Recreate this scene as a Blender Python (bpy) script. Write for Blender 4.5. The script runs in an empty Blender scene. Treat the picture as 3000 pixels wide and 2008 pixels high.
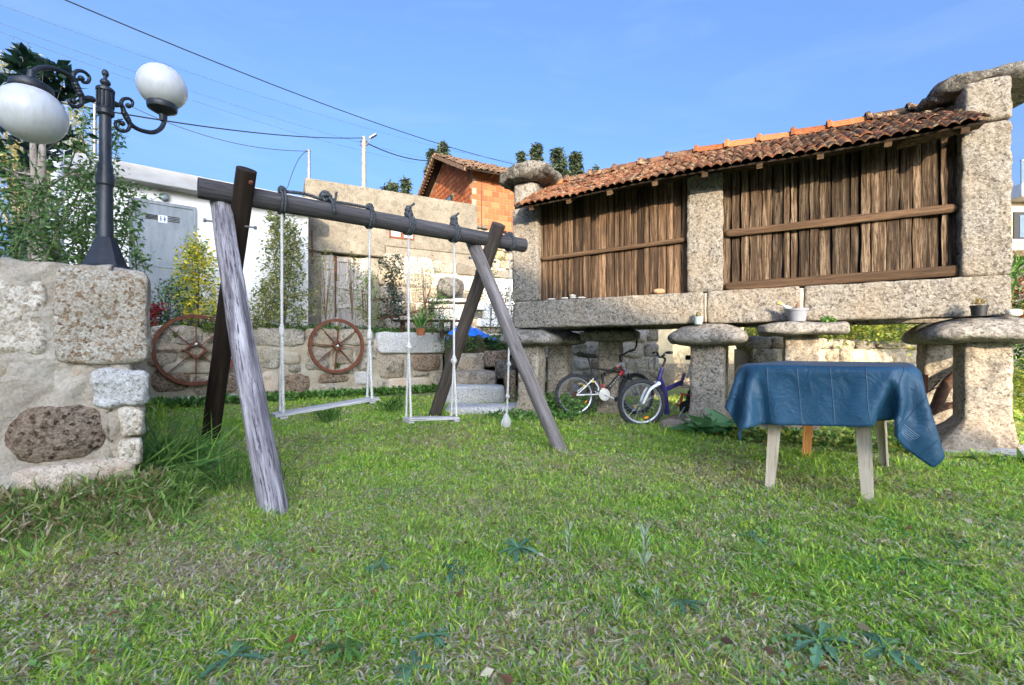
import bpy, bmesh, math, random
import numpy as np
from mathutils import Vector, Matrix, noise
R = math.radians
rnd = random.Random(7)
nr = np.random.RandomState(5)
sc = bpy.context.scene

# ---------------------------------------------------------------- camera, light, exposure
cam_d = bpy.data.cameras.new('camera')
cam = bpy.data.objects.new('camera', cam_d); sc.collection.objects.link(cam)
cam.location = (0, 0, .95); cam.rotation_euler = (R(90), 0, 0)
cam_d.lens = 16.0; cam_d.sensor_width = 36; cam_d.shift_y = .008
cam_d.clip_start = .05; cam_d.clip_end = 2000
sc.camera = cam

SUN_AZ = Vector((.155, -.988)).normalized(); SUN_EL = R(14)
world = bpy.data.worlds.new('World'); sc.world = world; world.use_nodes = True
wn = world.node_tree; wn.nodes.clear()
sky = wn.nodes.new('ShaderNodeTexSky'); sky.sky_type = 'NISHITA'; sky.sun_disc = False
sky.sun_elevation = SUN_EL; sky.sun_rotation = math.atan2(SUN_AZ.x, SUN_AZ.y)
sky.air_density = .70; sky.dust_density = 10.0; sky.ozone_density = 4.8
bg = wn.nodes.new('ShaderNodeBackground'); bg.inputs[1].default_value = .15
wo = wn.nodes.new('ShaderNodeOutputWorld')
tc = wn.nodes.new('ShaderNodeTexCoord'); mp = wn.nodes.new('ShaderNodeMapping'); mp.inputs['Scale'].default_value = (1.6, 1.2, 7); mp.inputs['Rotation'].default_value = (.25, .12, .3)
cn = wn.nodes.new('ShaderNodeTexNoise'); cn.inputs['Scale'].default_value = 1.7; cn.inputs['Detail'].default_value = 7; cn.inputs['Roughness'].default_value = .58; cn.inputs['Distortion'].default_value = .6
cr_ = wn.nodes.new('ShaderNodeMapRange'); cr_.inputs[1].default_value = .50; cr_.inputs[2].default_value = .80; cr_.inputs[4].default_value = .12      # faint high cirrus
cm = wn.nodes.new('ShaderNodeMix'); cm.data_type = 'RGBA'; cm.inputs[7].default_value = (1.5, 1.75, 2.1, 1)
for a_, b_ in ((tc.outputs[0], mp.inputs[0]), (mp.outputs[0], cn.inputs[0]), (cn.outputs[0], cr_.inputs[0]), (cr_.outputs[0], cm.inputs[0]), (sky.outputs[0], cm.inputs[6]), (cm.outputs[2], bg.inputs[0])): wn.links.new(a_, b_); wn.links.new(bg.outputs[0], wo.inputs[0])
sun_d = bpy.data.lights.new('sun', 'SUN'); sun_d.energy = 2.0; sun_d.angle = R(.5); sun_d.color = (1, .83, .60)
sun = bpy.data.objects.new('sun', sun_d); sc.collection.objects.link(sun)
sdir = Vector((SUN_AZ.x*math.cos(SUN_EL), SUN_AZ.y*math.cos(SUN_EL), math.sin(SUN_EL)))
sun.rotation_euler = (-sdir).to_track_quat('-Z', 'Y').to_euler()
sc.view_settings.view_transform = 'Standard'; sc.view_settings.look = 'None'
sc.view_settings.gamma = 1; sc.view_settings.use_curve_mapping = False
sc.view_settings.exposure = 2.18
sc.render.engine = 'CYCLES'
sc.cycles.max_bounces = 6; sc.cycles.diffuse_bounces = 3; sc.cycles.glossy_bounces = 2
sc.cycles.transparent_max_bounces = 6; sc.cycles.use_denoising = True

# ---------------------------------------------------------------- drape the table cloth (cloth physics on a rounded table top, baked to a plain mesh)
NX, NY = 66, 50
def drape():
    a = R(4); v = [((i/(NX-1)-.5)*2.18, (j/(NY-1)-.5)*1.55) for j in range(NY) for i in range(NX)]
    v = [(x*math.cos(a)-y*math.sin(a)-.01, x*math.sin(a)+y*math.cos(a)-.01, .850+.004*math.sin(9*x+3*y)) for x, y in v]
    me = bpy.data.meshes.new('sheet'); me.from_pydata(v, [], [(j*NX+i, j*NX+i+1, (j+1)*NX+i+1, (j+1)*NX+i) for j in range(NY-1) for i in range(NX-1)])
    o = bpy.data.objects.new('sheet', me); sc.collection.objects.link(o)
    bm = bmesh.new(); pts = []; hx, hy, r = .72, .45, .14
    for cx, cy, a0 in ((hx-r, hy-r, 0), (-hx+r, hy-r, 90), (-hx+r, -hy+r, 180), (hx-r, -hy+r, 270)):
        for k in range(7): t = R(a0+15*k); pts.append((cx+r*math.cos(t), cy+r*math.sin(t)))
    top = [bm.verts.new((x, y, .83)) for x, y in pts]; low = [bm.verts.new((x, y, .78)) for x, y in pts]; bm.faces.new(top); bm.faces.new(low[::-1])
    for i in range(len(pts)): bm.faces.new((top[i-1], low[i-1], low[i], top[i]))
    bmesh.ops.recalc_face_normals(bm, faces=bm.faces); tm = bpy.data.meshes.new('top'); bm.to_mesh(tm); t = bpy.data.objects.new('top', tm); sc.collection.objects.link(t)
    t.modifiers.new('col', 'COLLISION'); t.collision.thickness_outer = .012; t.collision.cloth_friction = 25
    m = o.modifiers.new('cl', 'CLOTH'); s = m.settings; s.quality = 7; s.mass = .45
    s.tension_stiffness = s.compression_stiffness = 60; s.shear_stiffness = 25; s.bending_stiffness = .7; s.bending_damping = 1; s.air_damping = 2
    m.collision_settings.collision_quality = 3; m.collision_settings.distance_min = .012; m.collision_settings.use_self_collision = True; m.collision_settings.self_distance_min = .012
    sc.frame_end = 90; m.point_cache.frame_end = 90
    for fr in range(1, 91): sc.frame_set(fr)
    e = o.evaluated_get(bpy.context.evaluated_depsgraph_get()).to_mesh(); co = np.zeros(len(e.vertices)*3); e.vertices.foreach_get('co', co)
    for x in (o, t): me = x.data; bpy.data.objects.remove(x); bpy.data.meshes.remove(me)
    sc.frame_set(1); return co.reshape(NY, NX, 3).copy()
CLOTH = drape()

# ---------------------------------------------------------------- helpers
F = 1333.0
def ray(px, py):                       # slope of the sight line of a photo pixel
    return (px-1500)/F, (1028-py)/F
def at(px, py, Y):
    a, b = ray(px, py); return Vector((a*Y, Y, .95+b*Y))
def onplane(px, py, P0, d):            # pixel -> (distance along d, height) on a vertical plane
    a, b = ray(px, py)
    s = (a*P0[1]-P0[0])/(d[0]-a*d[1]); Y = P0[1]+s*d[1]
    return s, .95+b*Y

class MB:
    def __init__(s): s.v = []; s.f = []; s.c = None
    def add(s, vs, fs):
        o = len(s.v); s.v.extend([tuple(v) for v in vs]); s.f.extend([tuple(i+o for i in f) for f in fs]); return s
def wl(o):
    v = Vector((0, 0, 0))
    while o is not None: v += o.location; o = o.parent
    return v
def obj(name, mb, mat=None, parent=None, smooth=False, local=False, loc=None, **tags):
    """link mb (world coordinates) as ONE mesh object; parents only ever shift it"""
    me = bpy.data.meshes.new(name)
    off = Vector((0, 0, 0)) if (local or parent is None) else wl(parent)
    if loc is not None: off = Vector(loc)
    vs = [(a-off.x, b-off.y, c-off.z) for a, b, c in mb.v]
    me.from_pydata(vs, [], mb.f)
    if mat: me.materials.append(mat)
    if smooth:
        me.polygons.foreach_set('use_smooth', [True]*len(me.polygons))
        if smooth != 'all':
            try: me.set_sharp_from_angle(angle=R(smooth if smooth is not True else 40))
            except Exception: pass
    me.update()
    o = bpy.data.objects.new(name, me); sc.collection.objects.link(o)
    if parent is not None:
        o.parent = parent
        if loc is not None and not local: o.location = off-wl(parent)
    elif loc is not None: o.location = off
    for k, v in tags.items(): o[k] = v
    return o
def thing(name, label, cat, loc=(0, 0, 0), group=None, rot=None):
    o = bpy.data.objects.new(name, None); sc.collection.objects.link(o); o.empty_display_size = .1
    o.location = loc; o['label'] = label; o['category'] = cat; o['kind'] = 'thing'
    if rot is not None: o.rotation_euler = rot
    if group: o['group'] = group
    return o
def tagt(o, label, cat, group=None):
    o['label'] = label; o['category'] = cat; o['kind'] = 'thing'
    if group: o['group'] = group
    return o
def inst(name, me, parent, M, **tags):   # shares mesh data; M = world matrix
    o = bpy.data.objects.new(name, me); sc.collection.objects.link(o); o.parent = parent
    M = M.copy(); M.translation = M.translation-wl(parent); o.matrix_local = M
    for k, v in tags.items(): o[k] = v
    return o
def mesh_of(name, mb, mat, smooth=False):
    me = bpy.data.meshes.new(name); me.from_pydata(mb.v, [], mb.f); me.materials.append(mat)
    if smooth: me.polygons.foreach_set('use_smooth', [True]*len(me.polygons))
    me.update(); return me

X3, Y3, Z3 = Vector((1, 0, 0)), Vector((0, 1, 0)), Vector((0, 0, 1))
def box(mb, c, h, ax=(X3, Y3, Z3)):
    c = Vector(c); vs = []
    for i in (-1, 1):
        for j in (-1, 1):
            for k in (-1, 1): vs.append(c+ax[0]*h[0]*i+ax[1]*h[1]*j+ax[2]*h[2]*k)
    return mb.add(vs, [(0, 1, 3, 2), (4, 6, 7, 5), (0, 4, 5, 1), (2, 3, 7, 6), (0, 2, 6, 4), (1, 5, 7, 3)])
def bbox(mb, c, h, ax=(X3, Y3, Z3), b=.01):
    """box with bevelled edges"""
    c = Vector(c); vs = []; ids = {}
    def P(s, m):
        key = (s, m)
        if key not in ids:
            p = c.copy()
            for a in range(3): p += ax[a]*s[a]*(h[a]-(0 if a == m else b))
            ids[key] = len(vs); vs.append(p)
        return ids[key]
    fs = []; S = (-1, 1)
    for m in range(3):
        a, q = (m+1) % 3, (m+2) % 3
        for sm in S:
            quad = []
            for u, v in ((-1, -1), (1, -1), (1, 1), (-1, 1)):
                s = [0, 0, 0]; s[m] = sm; s[a] = u; s[q] = v; quad.append(P(tuple(s), m))
            fs.append(quad if sm > 0 else quad[::-1])
    for m in range(3):       # edges running along axis m
        a, q = (m+1) % 3, (m+2) % 3
        for u in S:
            for v in S:
                s0 = [0, 0, 0]; s0[a] = u; s0[q] = v; s0[m] = -1; s1 = list(s0); s1[m] = 1
                s0, s1 = tuple(s0), tuple(s1)
                f = [P(s0, a), P(s1, a), P(s1, q), P(s0, q)]
                fs.append(f if u*v < 0 else f[::-1])
    for i in S:
        for j in S:
            for k in S:
                f = [P((i, j, k), 0), P((i, j, k), 1), P((i, j, k), 2)]
                fs.append(f if i*j*k > 0 else f[::-1])
    return mb.add(vs, fs)
def fn(p, f=1.0): return noise.noise(Vector(p)*f)
def fbm(p, f=1.0, o=3):
    v = 0; a = 1
    for i in range(o): v += a*noise.noise(Vector(p)*f+Vector((i*7.3, 1.7, 3.1))); f *= 2.1; a *= .5
    return v
def stone(mb, c, h, ax=(X3, Y3, Z3), k=6, amp=.02, n=6, fr=4.0, seed=0, n3=None, shape=None, oct=3):
    """rounded irregular block: superellipsoid on a cube grid + noise"""
    c = Vector(c); ns = n3 or (n, n, n); vs = []; idx = {}; fs = []
    so = Vector((seed*3.17 % 91, seed*1.31 % 57, seed*.77 % 33))
    def vert(p):
        key = tuple(round(t, 4) for t in p)
        if key in idx: return idx[key]
        l = (abs(p[0])**k+abs(p[1])**k+abs(p[2])**k)**(1/k)
        q = [t/l for t in p]
        w = c+ax[0]*h[0]*q[0]+ax[1]*h[1]*q[1]+ax[2]*h[2]*q[2]
        nrm = (ax[0]*q[0]**3/h[0]+ax[1]*q[1]**3/h[1]+ax[2]*q[2]**3/h[2])
        if nrm.length > 0: nrm.normalize()
        d = fbm(w+so, fr, oct)*amp
        w = w+nrm*d
        if shape: w = shape(w, q)
        idx[key] = len(vs); vs.append(w); return idx[key]
    for m in range(3):
        a, q_ = (m+1) % 3, (m+2) % 3; na, nq = ns[a], ns[q_]
        for s in (-1, 1):
            for i in range(na):
                for j in range(nq):
                    f = []
                    for di, dj in ((0, 0), (1, 0), (1, 1), (0, 1)):
                        p = [0, 0, 0]; p[m] = s; p[a] = -1+2*(i+di)/na; p[q_] = -1+2*(j+dj)/nq; f.append(vert(p))
                    fs.append(f if s > 0 else f[::-1])
    return mb.add(vs, fs)
def frames(pts):
    pts = [Vector(p) for p in pts]; out = []; N = None
    for i, p in enumerate(pts):
        t = (pts[min(i+1, len(pts)-1)]-pts[max(i-1, 0)])
        t = t.normalized() if t.length > 1e-9 else Z3
        if N is None:
            N = (X3 if abs(t.x) < .8 else Y3).cross(t).normalized()
        else:
            N = N-t*N.dot(t); N = N.normalized() if N.length > 1e-6 else X3.cross(t).normalized()
        out.append((p, t, N, t.cross(N)))
    return out
def tube(mb, pts, r, sides=8, caps=True, mod=None):
    fr = frames(pts); n = len(fr); vs = []; L = 0
    for i, (p, t, N, B) in enumerate(fr):
        if i: L += (p-fr[i-1][0]).length
        rr = r(i/(n-1)) if callable(r) else (r[i] if isinstance(r, (list, tuple)) else r)
        for k in range(sides):
            a = 2*math.pi*k/sides
            q = rr*(mod(a, L, p) if mod else 1)
            vs.append(p+(N*math.cos(a)+B*math.sin(a))*q)
    fs = [(i*sides+k, i*sides+(k+1) % sides, (i+1)*sides+(k+1) % sides, (i+1)*sides+k) for i in range(n-1) for k in range(sides)]
    if caps: fs.append(tuple(range(sides))[::-1]); fs.append(tuple((n-1)*sides+k for k in range(sides)))
    return mb.add(vs, fs)
def lathe(mb, base, prof, sides=20, axis=Z3, caps=True, squash=None):
    base = Vector(base); a3 = axis.normalized(); N = (X3 if abs(a3.x) < .8 else Y3).cross(a3).normalized(); B = a3.cross(N)
    vs = []
    for r, z in prof:
        for k in range(sides):
            a = 2*math.pi*(k+.5)/sides; rr = r*(squash(a) if squash else 1)
            vs.append(base+a3*z+(N*math.cos(a)+B*math.sin(a))*rr)
    n = len(prof)
    fs = [(i*sides+k, i*sides+(k+1) % sides, (i+1)*sides+(k+1) % sides, (i+1)*sides+k) for i in range(n-1) for k in range(sides)]
    if caps: fs.append(tuple(range(sides))[::-1]); fs.append(tuple((n-1)*sides+k for k in range(sides)))
    return mb.add(vs, fs)
def ball(mb, c, r, nu=16, nv=10):
    pr = [(math.sin(math.pi*i/nv)*(r[0] if isinstance(r, tuple) else r)+1e-4, -math.cos(math.pi*i/nv)*(r[1] if isinstance(r, tuple) else r)) for i in range(nv+1)]
    return lathe(mb, c, pr, nu)
def torus(mb, c, R_, r, ax, nu=40, nv=8, prof=None):
    """ring about ax[2] in the plane ax[0],ax[1]"""
    c = Vector(c); prof = prof or [(r*math.cos(2*math.pi*k/nv), r*math.sin(2*math.pi*k/nv)) for k in range(nv)]
    nv = len(prof); vs = []
    for i in range(nu):
        a = 2*math.pi*i/nu; d = ax[0]*math.cos(a)+ax[1]*math.sin(a)
        for pr, pz in prof: vs.append(c+d*(R_+pr)+ax[2]*pz)
    fs = [(i*nv+k, ((i+1) % nu)*nv+k, ((i+1) % nu)*nv+(k+1) % nv, i*nv+(k+1) % nv) for i in range(nu) for k in range(nv)]
    return mb.add(vs, fs)
def catmull(P, n=8):
    P = [Vector(p) for p in P]; P = [P[0]*2-P[1]]+P+[P[-1]*2-P[-2]]; out = []
    for i in range(1, len(P)-2):
        for k in range(n):
            t = k/n
            out.append(.5*((2*P[i])+(P[i+1]-P[i-1])*t+(2*P[i-1]-5*P[i]+4*P[i+1]-P[i+2])*t*t+(-P[i-1]+3*P[i]-3*P[i+1]+P[i+2])*t**3))
    out.append(P[-2]); return out

# ---------------------------------------------------------------- materials
class M_:
    def __init__(s, name):
        s.m = bpy.data.materials.new(name); s.m.use_nodes = True; s.t = s.m.node_tree; s.t.nodes.clear()
        s.out = s.t.nodes.new('ShaderNodeOutputMaterial'); s.b = s.t.nodes.new('ShaderNodeBsdfPrincipled')
        s.t.links.new(s.b.outputs[0], s.out.inputs[0]); s.geo = None
    def n(s, typ, _o=0, **kw):
        nd = s.t.nodes.new('ShaderNode'+typ)
        for k, v in kw.items():
            if k.startswith('p_'): setattr(nd, k[2:], v); continue
            key = int(k[1:]) if k[0] == 'i' and k[1:].isdigit() else k.replace('_', ' ')
            s.set(nd.inputs[key], v)
        return nd.outputs[_o]
    def set(s, inp, v):
        if isinstance(v, bpy.types.NodeSocket): s.t.links.new(v, inp)
        elif isinstance(v, (tuple, list)) and len(v) == 3 and inp.type == 'RGBA': inp.default_value = (*v, 1)
        else: inp.default_value = v
    def pos(s, scale=(1, 1, 1), obj_space=False, rand=False):
        p = s.n('TexCoord', 3) if obj_space else s.n('NewGeometry')
        if rand:
            r = s.n('ObjectInfo', 5)
            c = s.n('CombineXYZ', X=s.math('MULTIPLY', r, 37.), Y=s.math('MULTIPLY', r, 91.), Z=s.math('MULTIPLY', r, 53.))
            p = s.n('VectorMath', i0=p, i1=c)
        return s.n('Mapping', Vector=p, Scale=scale)
    def noise(s, v, sc_, det=4, rough=.55, dist=0, col=False): return s.n('TexNoise', 1 if col else 0, Vector=v, Scale=sc_, Detail=det, Roughness=rough, Distortion=dist)
    def vor(s, v, sc_, feat='F1', o=0): return s.n('TexVoronoi', o, Vector=v, Scale=sc_, p_feature=feat)
    def ramp(s, f, st):
        nd = s.t.nodes.new('ShaderNodeValToRGB'); s.t.links.new(f, nd.inputs[0]); e = nd.color_ramp.elements
        while len(e) < len(st): e.new(.5)
        for i, (p, c) in enumerate(st):
            e[i].position = p; e[i].color = (*c, 1) if isinstance(c, (tuple, list)) else (c, c, c, 1)
        return nd.outputs[0]
    def mix(s, f, a, b, bl='MIX'):
        nd = s.t.nodes.new('ShaderNodeMix'); nd.data_type = 'RGBA'; nd.blend_type = bl
        s.set(nd.inputs[0], f); s.set(nd.inputs[6], a); s.set(nd.inputs[7], b); return nd.outputs[2]
    def math(s, op, a, b=0.): return s.n('Math', p_operation=op, i0=a, i1=b)
    def fin(s, col, rough=.85, bump=None, bs=.4, bd=.01, spec=.3, metal=0., extra=None):
        s.set(s.b.inputs['Base Color'], col); s.set(s.b.inputs['Roughness'], rough)
        s.b.inputs['Specular IOR Level'].default_value = spec; s.b.inputs['Metallic'].default_value = metal
        if bump is not None: s.set(s.b.inputs['Normal'], s.n('Bump', Strength=bs, Distance=bd, Height=bump))
        return s.m
def plain(name, c, rough=.6, var=.15, sc_=8, spec=.4, metal=0., bs=.15, bd=.004):
    m = M_(name); p = m.pos(); f = m.noise(p, sc_, 5)
    c2 = tuple(x*(1-var*2) for x in c); c3 = tuple(min(1, x*(1+var)) for x in c)
    g = m.noise(p, sc_*9, 3)
    return m.fin(m.ramp(f, [(.3, c2), (.7, c3)]), rough, g, bs, bd, spec, metal)
def granite(name, light=(.56, .53, .49), mid=(.36, .33, .29), dark=(.09, .08, .07), warm=(.46, .34, .20), warmth=.4, gs=75, bd=.012, lich=0., bs=.7, soil=0.):
    m = M_(name); p = m.pos()
    gs = gs*.55; cr = m.vor(p, gs, 'F1', 1); crv = m.n('SeparateColor', 0, Color=cr)
    base = m.ramp(crv, [(.0, dark), (.16, mid), (.42, light), (.86, tuple(min(.85, x*1.28) for x in light)), (1, mid)])
    fine = m.noise(p, gs*1.6, 4, .7)
    base = m.mix(.5, base, m.ramp(fine, [(.40, dark), (.48, mid), (.56, light)]))
    lg = m.noise(p, 2.6, 5, .62)
    base = m.mix(m.ramp(lg, [(.42, 0.), (.66, warmth)]), base, m.mix(.55, base, warm))
    if lich > 0:
        lf = m.noise(m.pos((1, 1, 1)), 5.5, 8, .7)
        base = m.mix(m.ramp(lf, [(.5, 0.), (.62, lich)]), base, (.055, .05, .042))
    if soil > 0:
        z = m.n('SeparateXYZ', 2, Vector=m.n('NewGeometry')); nz = m.math('ADD', z, m.math('MULTIPLY', m.noise(p, 3, 4), .5))
        base = m.mix(m.ramp(nz, [(.25, soil), (.75, 0.)]), base, m.mix(.6, base, (.30, .19, .09)))
    h = m.math('ADD', m.noise(p, gs*.55, 6, .75), m.math('MULTIPLY', m.noise(p, 9, 5, .6), 1.6))
    return m.fin(base, .93, h, bs, bd, .2)
G_wall = granite('granite_pale', (.68, .62, .53), (.43, .35, .25), (.12, .09, .06), (.52, .37, .2), .45, 95, .016)
G_big = granite('granite_coarse', (.72, .66, .57), (.40, .27, .15), (.12, .06, .025), (.5, .33, .17), .35, 100, .035, bs=1.)
G_grey = granite('granite_grey', (.62, .61, .59), (.40, .39, .37), (.12, .12, .11), (.46, .39, .28), .35, 110, .016)
G_dark = granite('granite_dark', (.40, .31, .23), (.10, .062, .038), (.018, .014, .012), (.26, .14, .06), .6, 75, .035, bs=1.)
G_brown = granite('granite_brown', (.42, .36, .28), (.24, .19, .13), (.07, .055, .04), (.4, .27, .12), .6, 90, .018, .55)
G_moss = granite('granite_mossy', (.50, .455, .38), (.30, .255, .19), (.07, .06, .045), (.38, .29, .15), .6, 80, .03, .55)
G_pink = granite('granite_pink', (.60, .52, .42), (.46, .37, .28), (.22, .17, .13), (.58, .38, .24), .7, 130, .01)
G_hor = granite('granite_hewn', (.34, .315, .27), (.18, .16, .135), (.035, .03, .027), (.36, .26, .15), .5, 76, .035, bs=1.)
G_hat = granite('granite_lichen', (.27, .255, .225), (.12, .11, .098), (.03, .028, .026), (.2, .17, .1), .4, 60, .045, .85, bs=1.)
G_stad = granite('granite_staddle', (.42, .38, .315), (.24, .20, .155), (.055, .048, .04), (.36, .25, .14), .5, 80, .03, .45, soil=.4)
G_cap = granite('granite_cap', (.34, .32, .285), (.18, .165, .145), (.04, .036, .032), (.28, .22, .15), .4, 70, .028, .6)
def mortar(name, a, b, c, bd=.012):
    m = M_(name); p = m.pos(); f = m.noise(p, 3.2, 6, .65); g = m.noise(p, 55, 5, .7)
    col = m.mix(.35, m.ramp(f, [(.3, a), (.55, b), (.75, c)]), m.ramp(g, [(.35, tuple(x*.45 for x in a)), (.6, b)]))
    cr = m.vor(m.n('VectorMath', i0=p, i1=m.n('VectorMath', 0, p_operation='SCALE', i0=m.noise(p, 4, 3, .5, 0, True), Scale=.25)), 9, 'DISTANCE_TO_EDGE')
    col = m.mix(m.ramp(cr, [(0, .5), (.015, 0.)]), col, (.2, .16, .11))
    return m.fin(col, .95, m.math('ADD', m.noise(p, 38, 6, .75), m.math('MULTIPLY', f, 2.)), .8, bd, .15)
Mortar = mortar('lime_mortar', (.46, .37, .26), (.66, .58, .47), (.80, .75, .66), .035)
Mortar2 = mortar('old_mortar', (.28, .22, .14), (.47, .41, .31), (.60, .55, .46))
def concrete(name, a=(.30, .26, .20), b=(.44, .39, .31), dark=(.06, .055, .045), k=.8):
    m = M_(name); p = m.pos(); f = m.noise(p, 1.3, 7, .68); col = m.ramp(f, [(.32, tuple(x*.6 for x in a)), (.5, a), (.72, b)])
    col = m.mix(m.ramp(m.noise(p, 7, 9, .8), [(.47, 0.), (.62, k)]), col, dark)
    z = m.n('SeparateXYZ', 2, Vector=p); w = m.n('TexWave', 0, Vector=m.pos((0, 0, 1)), Scale=1.15, Distortion=1.2, Detail=2)
    col = m.mix(m.ramp(w, [(0, .35), (.1, 0.)]), col, dark)
    col = m.mix(.3, col, m.ramp(m.noise(p, 45, 4, .7), [(.35, dark), (.6, b)]))
    return m.fin(col, .95, m.math('ADD', m.noise(p, 30, 6, .7), m.math('MULTIPLY', w, .6)), .6, .02, .1)
Conc = concrete('weathered_concrete', (.27, .235, .18), (.40, .355, .28)); Conc2 = concrete('pale_concrete', (.29, .26, .205), (.42, .38, .31), (.08, .07, .05), .6)
def wood(name, lo, mid, hi, axis=2, sc_=14, bd=.006, objsp=True, rough=.85, tint=.35, st=.045, warm=None, crack=(.02, .018, .016), rp=(.28, .5, .72), ck=(.34, .46)):
    m = M_(name); s = [1, 1, 1]; s[axis] = st
    p = m.pos(tuple(s), objsp, True); f = m.noise(p, sc_, 7, .7, .6); g = m.noise(p, sc_*5, 5, .7, .3)
    col = m.ramp(f, [(rp[0], lo), (rp[1], mid), (rp[2], hi)])
    col = m.mix(m.ramp(g, [(ck[0], .9), (ck[1], 0.)]), col, crack)
    r = m.n('ObjectInfo', 5); lo_, hi_ = 1-tint*.75, 1+tint*.55; col = m.mix(1., col, m.mix(r, (lo_, lo_, lo_), (hi_, hi_*.98, hi_*.95)), 'MULTIPLY')
    if warm: col = m.mix(m.ramp(m.noise(m.pos((1, 1, 1), objsp, True), 2.2, 4), [(.45, 0.), (.7, .7)]), col, warm)
    return m.fin(col, rough, m.math('ADD', m.math('MULTIPLY', f, .8), g), .9, bd, .2)
W_beam = wood('wood_weathered_dark', (.045, .042, .045), (.085, .08, .085), (.15, .145, .15), 2, 18, .008, tint=0)
W_leg = wood('wood_weathered_grey', (.13, .115, .13), (.33, .31, .33), (.66, .62, .65), 2, 15, .02, tint=0, crack=(.045, .035, .04), warm=(.18, .16, .18), st=.07, rp=(.38, .5, .62), ck=(.38, .47))
W_stain = wood('wood_dark_stain', (.012, .009, .008), (.03, .02, .014), (.07, .045, .03), 2, 18, .006, tint=0)
W_leg2 = wood('wood_grey_brown', (.09, .08, .075), (.19, .17, .16), (.33, .30, .30), 2, 16, .008, tint=0, crack=(.03, .025, .02))
W_post = wood('wood_brown_grey', (.05, .038, .03), (.10, .08, .068), (.17, .14, .125), 2, 16, .008, tint=0)
W_board = wood('wood_granary_board', (.03, .018, .010), (.105, .064, .037), (.25, .168, .105), 2, 24, .014, tint=.75, rp=(.36, .5, .64), ck=(.38, .5))
W_board2 = wood('wood_granary_board_rough', (.026, .017, .011), (.125, .083, .052), (.32, .24, .165), 2, 28, .026, tint=.65, rp=(.36, .5, .64), ck=(.40, .52), crack=(.03, .018, .01))
W_rail = wood('wood_granary_rail', (.035, .021, .012), (.085, .051, .029), (.17, .11, .065), 0, 20, .008, tint=.3)
W_seat = wood('wood_seat_grey', (.34, .33, .34), (.50, .49, .50), (.64, .63, .64), 0, 16, .003, tint=.1, crack=(.15, .13, .12))
W_door = wood('wood_door_pale', (.27, .24, .21), (.44, .40, .36), (.58, .53, .47), 2, 14, .004, tint=.25, crack=(.12, .09, .07))
W_tleg = wood('plastic_wood_imitation', (.48, .40, .30), (.60, .51, .40), (.68, .60, .50), 2, 20, .001, tint=.1, st=.03, crack=(.40, .31, .22))
W_tleg2 = wood('plastic_orange_side', (.40, .18, .05), (.55, .27, .09), (.62, .36, .15), 2, 20, .001, tint=.1, st=.03, crack=(.3, .13, .03))
def tilemat(name, hue, moss=True, k=.8):
    m = M_(name); p = m.pos(); r = m.n('ObjectInfo', 5)
    base = m.ramp(r, [(0, tuple(x*.5 for x in hue)), (.35, hue), (.7, tuple(min(1, x*1.35) for x in hue)), (1, (hue[0]*.75, hue[1]*1.05, hue[2]*1.3))])
    base = m.mix(.35, base, m.ramp(m.noise(p, 16, 5, .7), [(.35, tuple(x*.45 for x in hue)), (.65, tuple(min(1, x*1.4) for x in hue))]))
    if moss:
        x = m.n('SeparateXYZ', 0, Vector=p); nf = m.noise(p, 9, 8, .78)
        f = m.math('ADD', nf, m.math('MULTIPLY', m.math('SUBTRACT', x, 2.0), .03))
        base = m.mix(m.ramp(f, [(.475, 0.), (.55, k)]), base, (.03, .023, .018))
        base = m.mix(m.ramp(m.noise(p, 13, 7, .75), [(.54, 0.), (.60, .75)]), base, (.34, .28, .17))
    return m.fin(base, .9, m.noise(p, 40, 5, .7), .8, .012, .15)
T_old = tilemat('terracotta_weathered', (.19, .078, .04)); T_new = tilemat('terracotta_new', (.36, .125, .05), False)
T_ridge = tilemat('terracotta_ridge_old', (.17, .085, .05), True, .9)
T_far = tilemat('terracotta_far', (.17, .10, .065), True, .6)
def brickmat():
    m = M_('hollow_brick'); p = m.pos(); r = m.n('ObjectInfo', 5)
    base = m.ramp(r, [(0, (.26, .08, .035)), (.3, (.34, .105, .042)), (.65, (.38, .12, .05)), (1, (.42, .16, .07))])
    base = m.mix(m.ramp(m.noise(p, 6, 5, .7), [(.5, 0.), (.75, .5)]), base, (.3, .10, .05))
    return m.fin(base, .9, m.noise(p, 30, 3), .3, .01, .15)
Brick = brickmat(); BrickMortar = plain('brick_mortar', (.36, .27, .19), .95, .15, 6)
def rustm(name, a=(.07, .024, .014), b=(.15, .05, .026), c=(.23, .088, .042)):
    m = M_(name); p = m.pos(); f = m.noise(p, 22, 7, .7)
    return m.fin(m.ramp(f, [(.32, a), (.5, b), (.7, c)]), .8, m.noise(p, 90, 4), .5, .003, .3)
Rust = rustm('rusty_iron'); RustD = rustm('dark_rusty_iron', (.03, .018, .014), (.07, .035, .022), (.13, .06, .035))
BlackMetal = plain('black_cast_iron', (.018, .021, .027), .42, .2, 20, .5, 0, .2, .003)
GreyDoor = (lambda m: m.fin(m.mix(.5, m.ramp(m.noise(m.pos(), 3, 6, .7), [(.3, (.15, .175, .195)), (.7, (.27, .30, .325))]), m.ramp(m.noise(m.pos((1, 1, .15)), 11, 5, .7), [(.35, (.14, .16, .18)), (.65, (.28, .31, .33))])), .55, m.noise(m.pos(), 60, 3), .15, .003, .4))(M_('grey_painted_steel'))
WhiteWall = (lambda m: m.fin(m.mix(m.ramp(m.noise(m.pos((1, 1, .5)), 2.2, 6, .65), [(.5, 0.), (.85, .5)]), (.80, .78, .75), (.58, .54, .48)), .9, m.noise(m.pos(), 70, 4), .25, .004, .2))(M_('white_plaster'))
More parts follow.
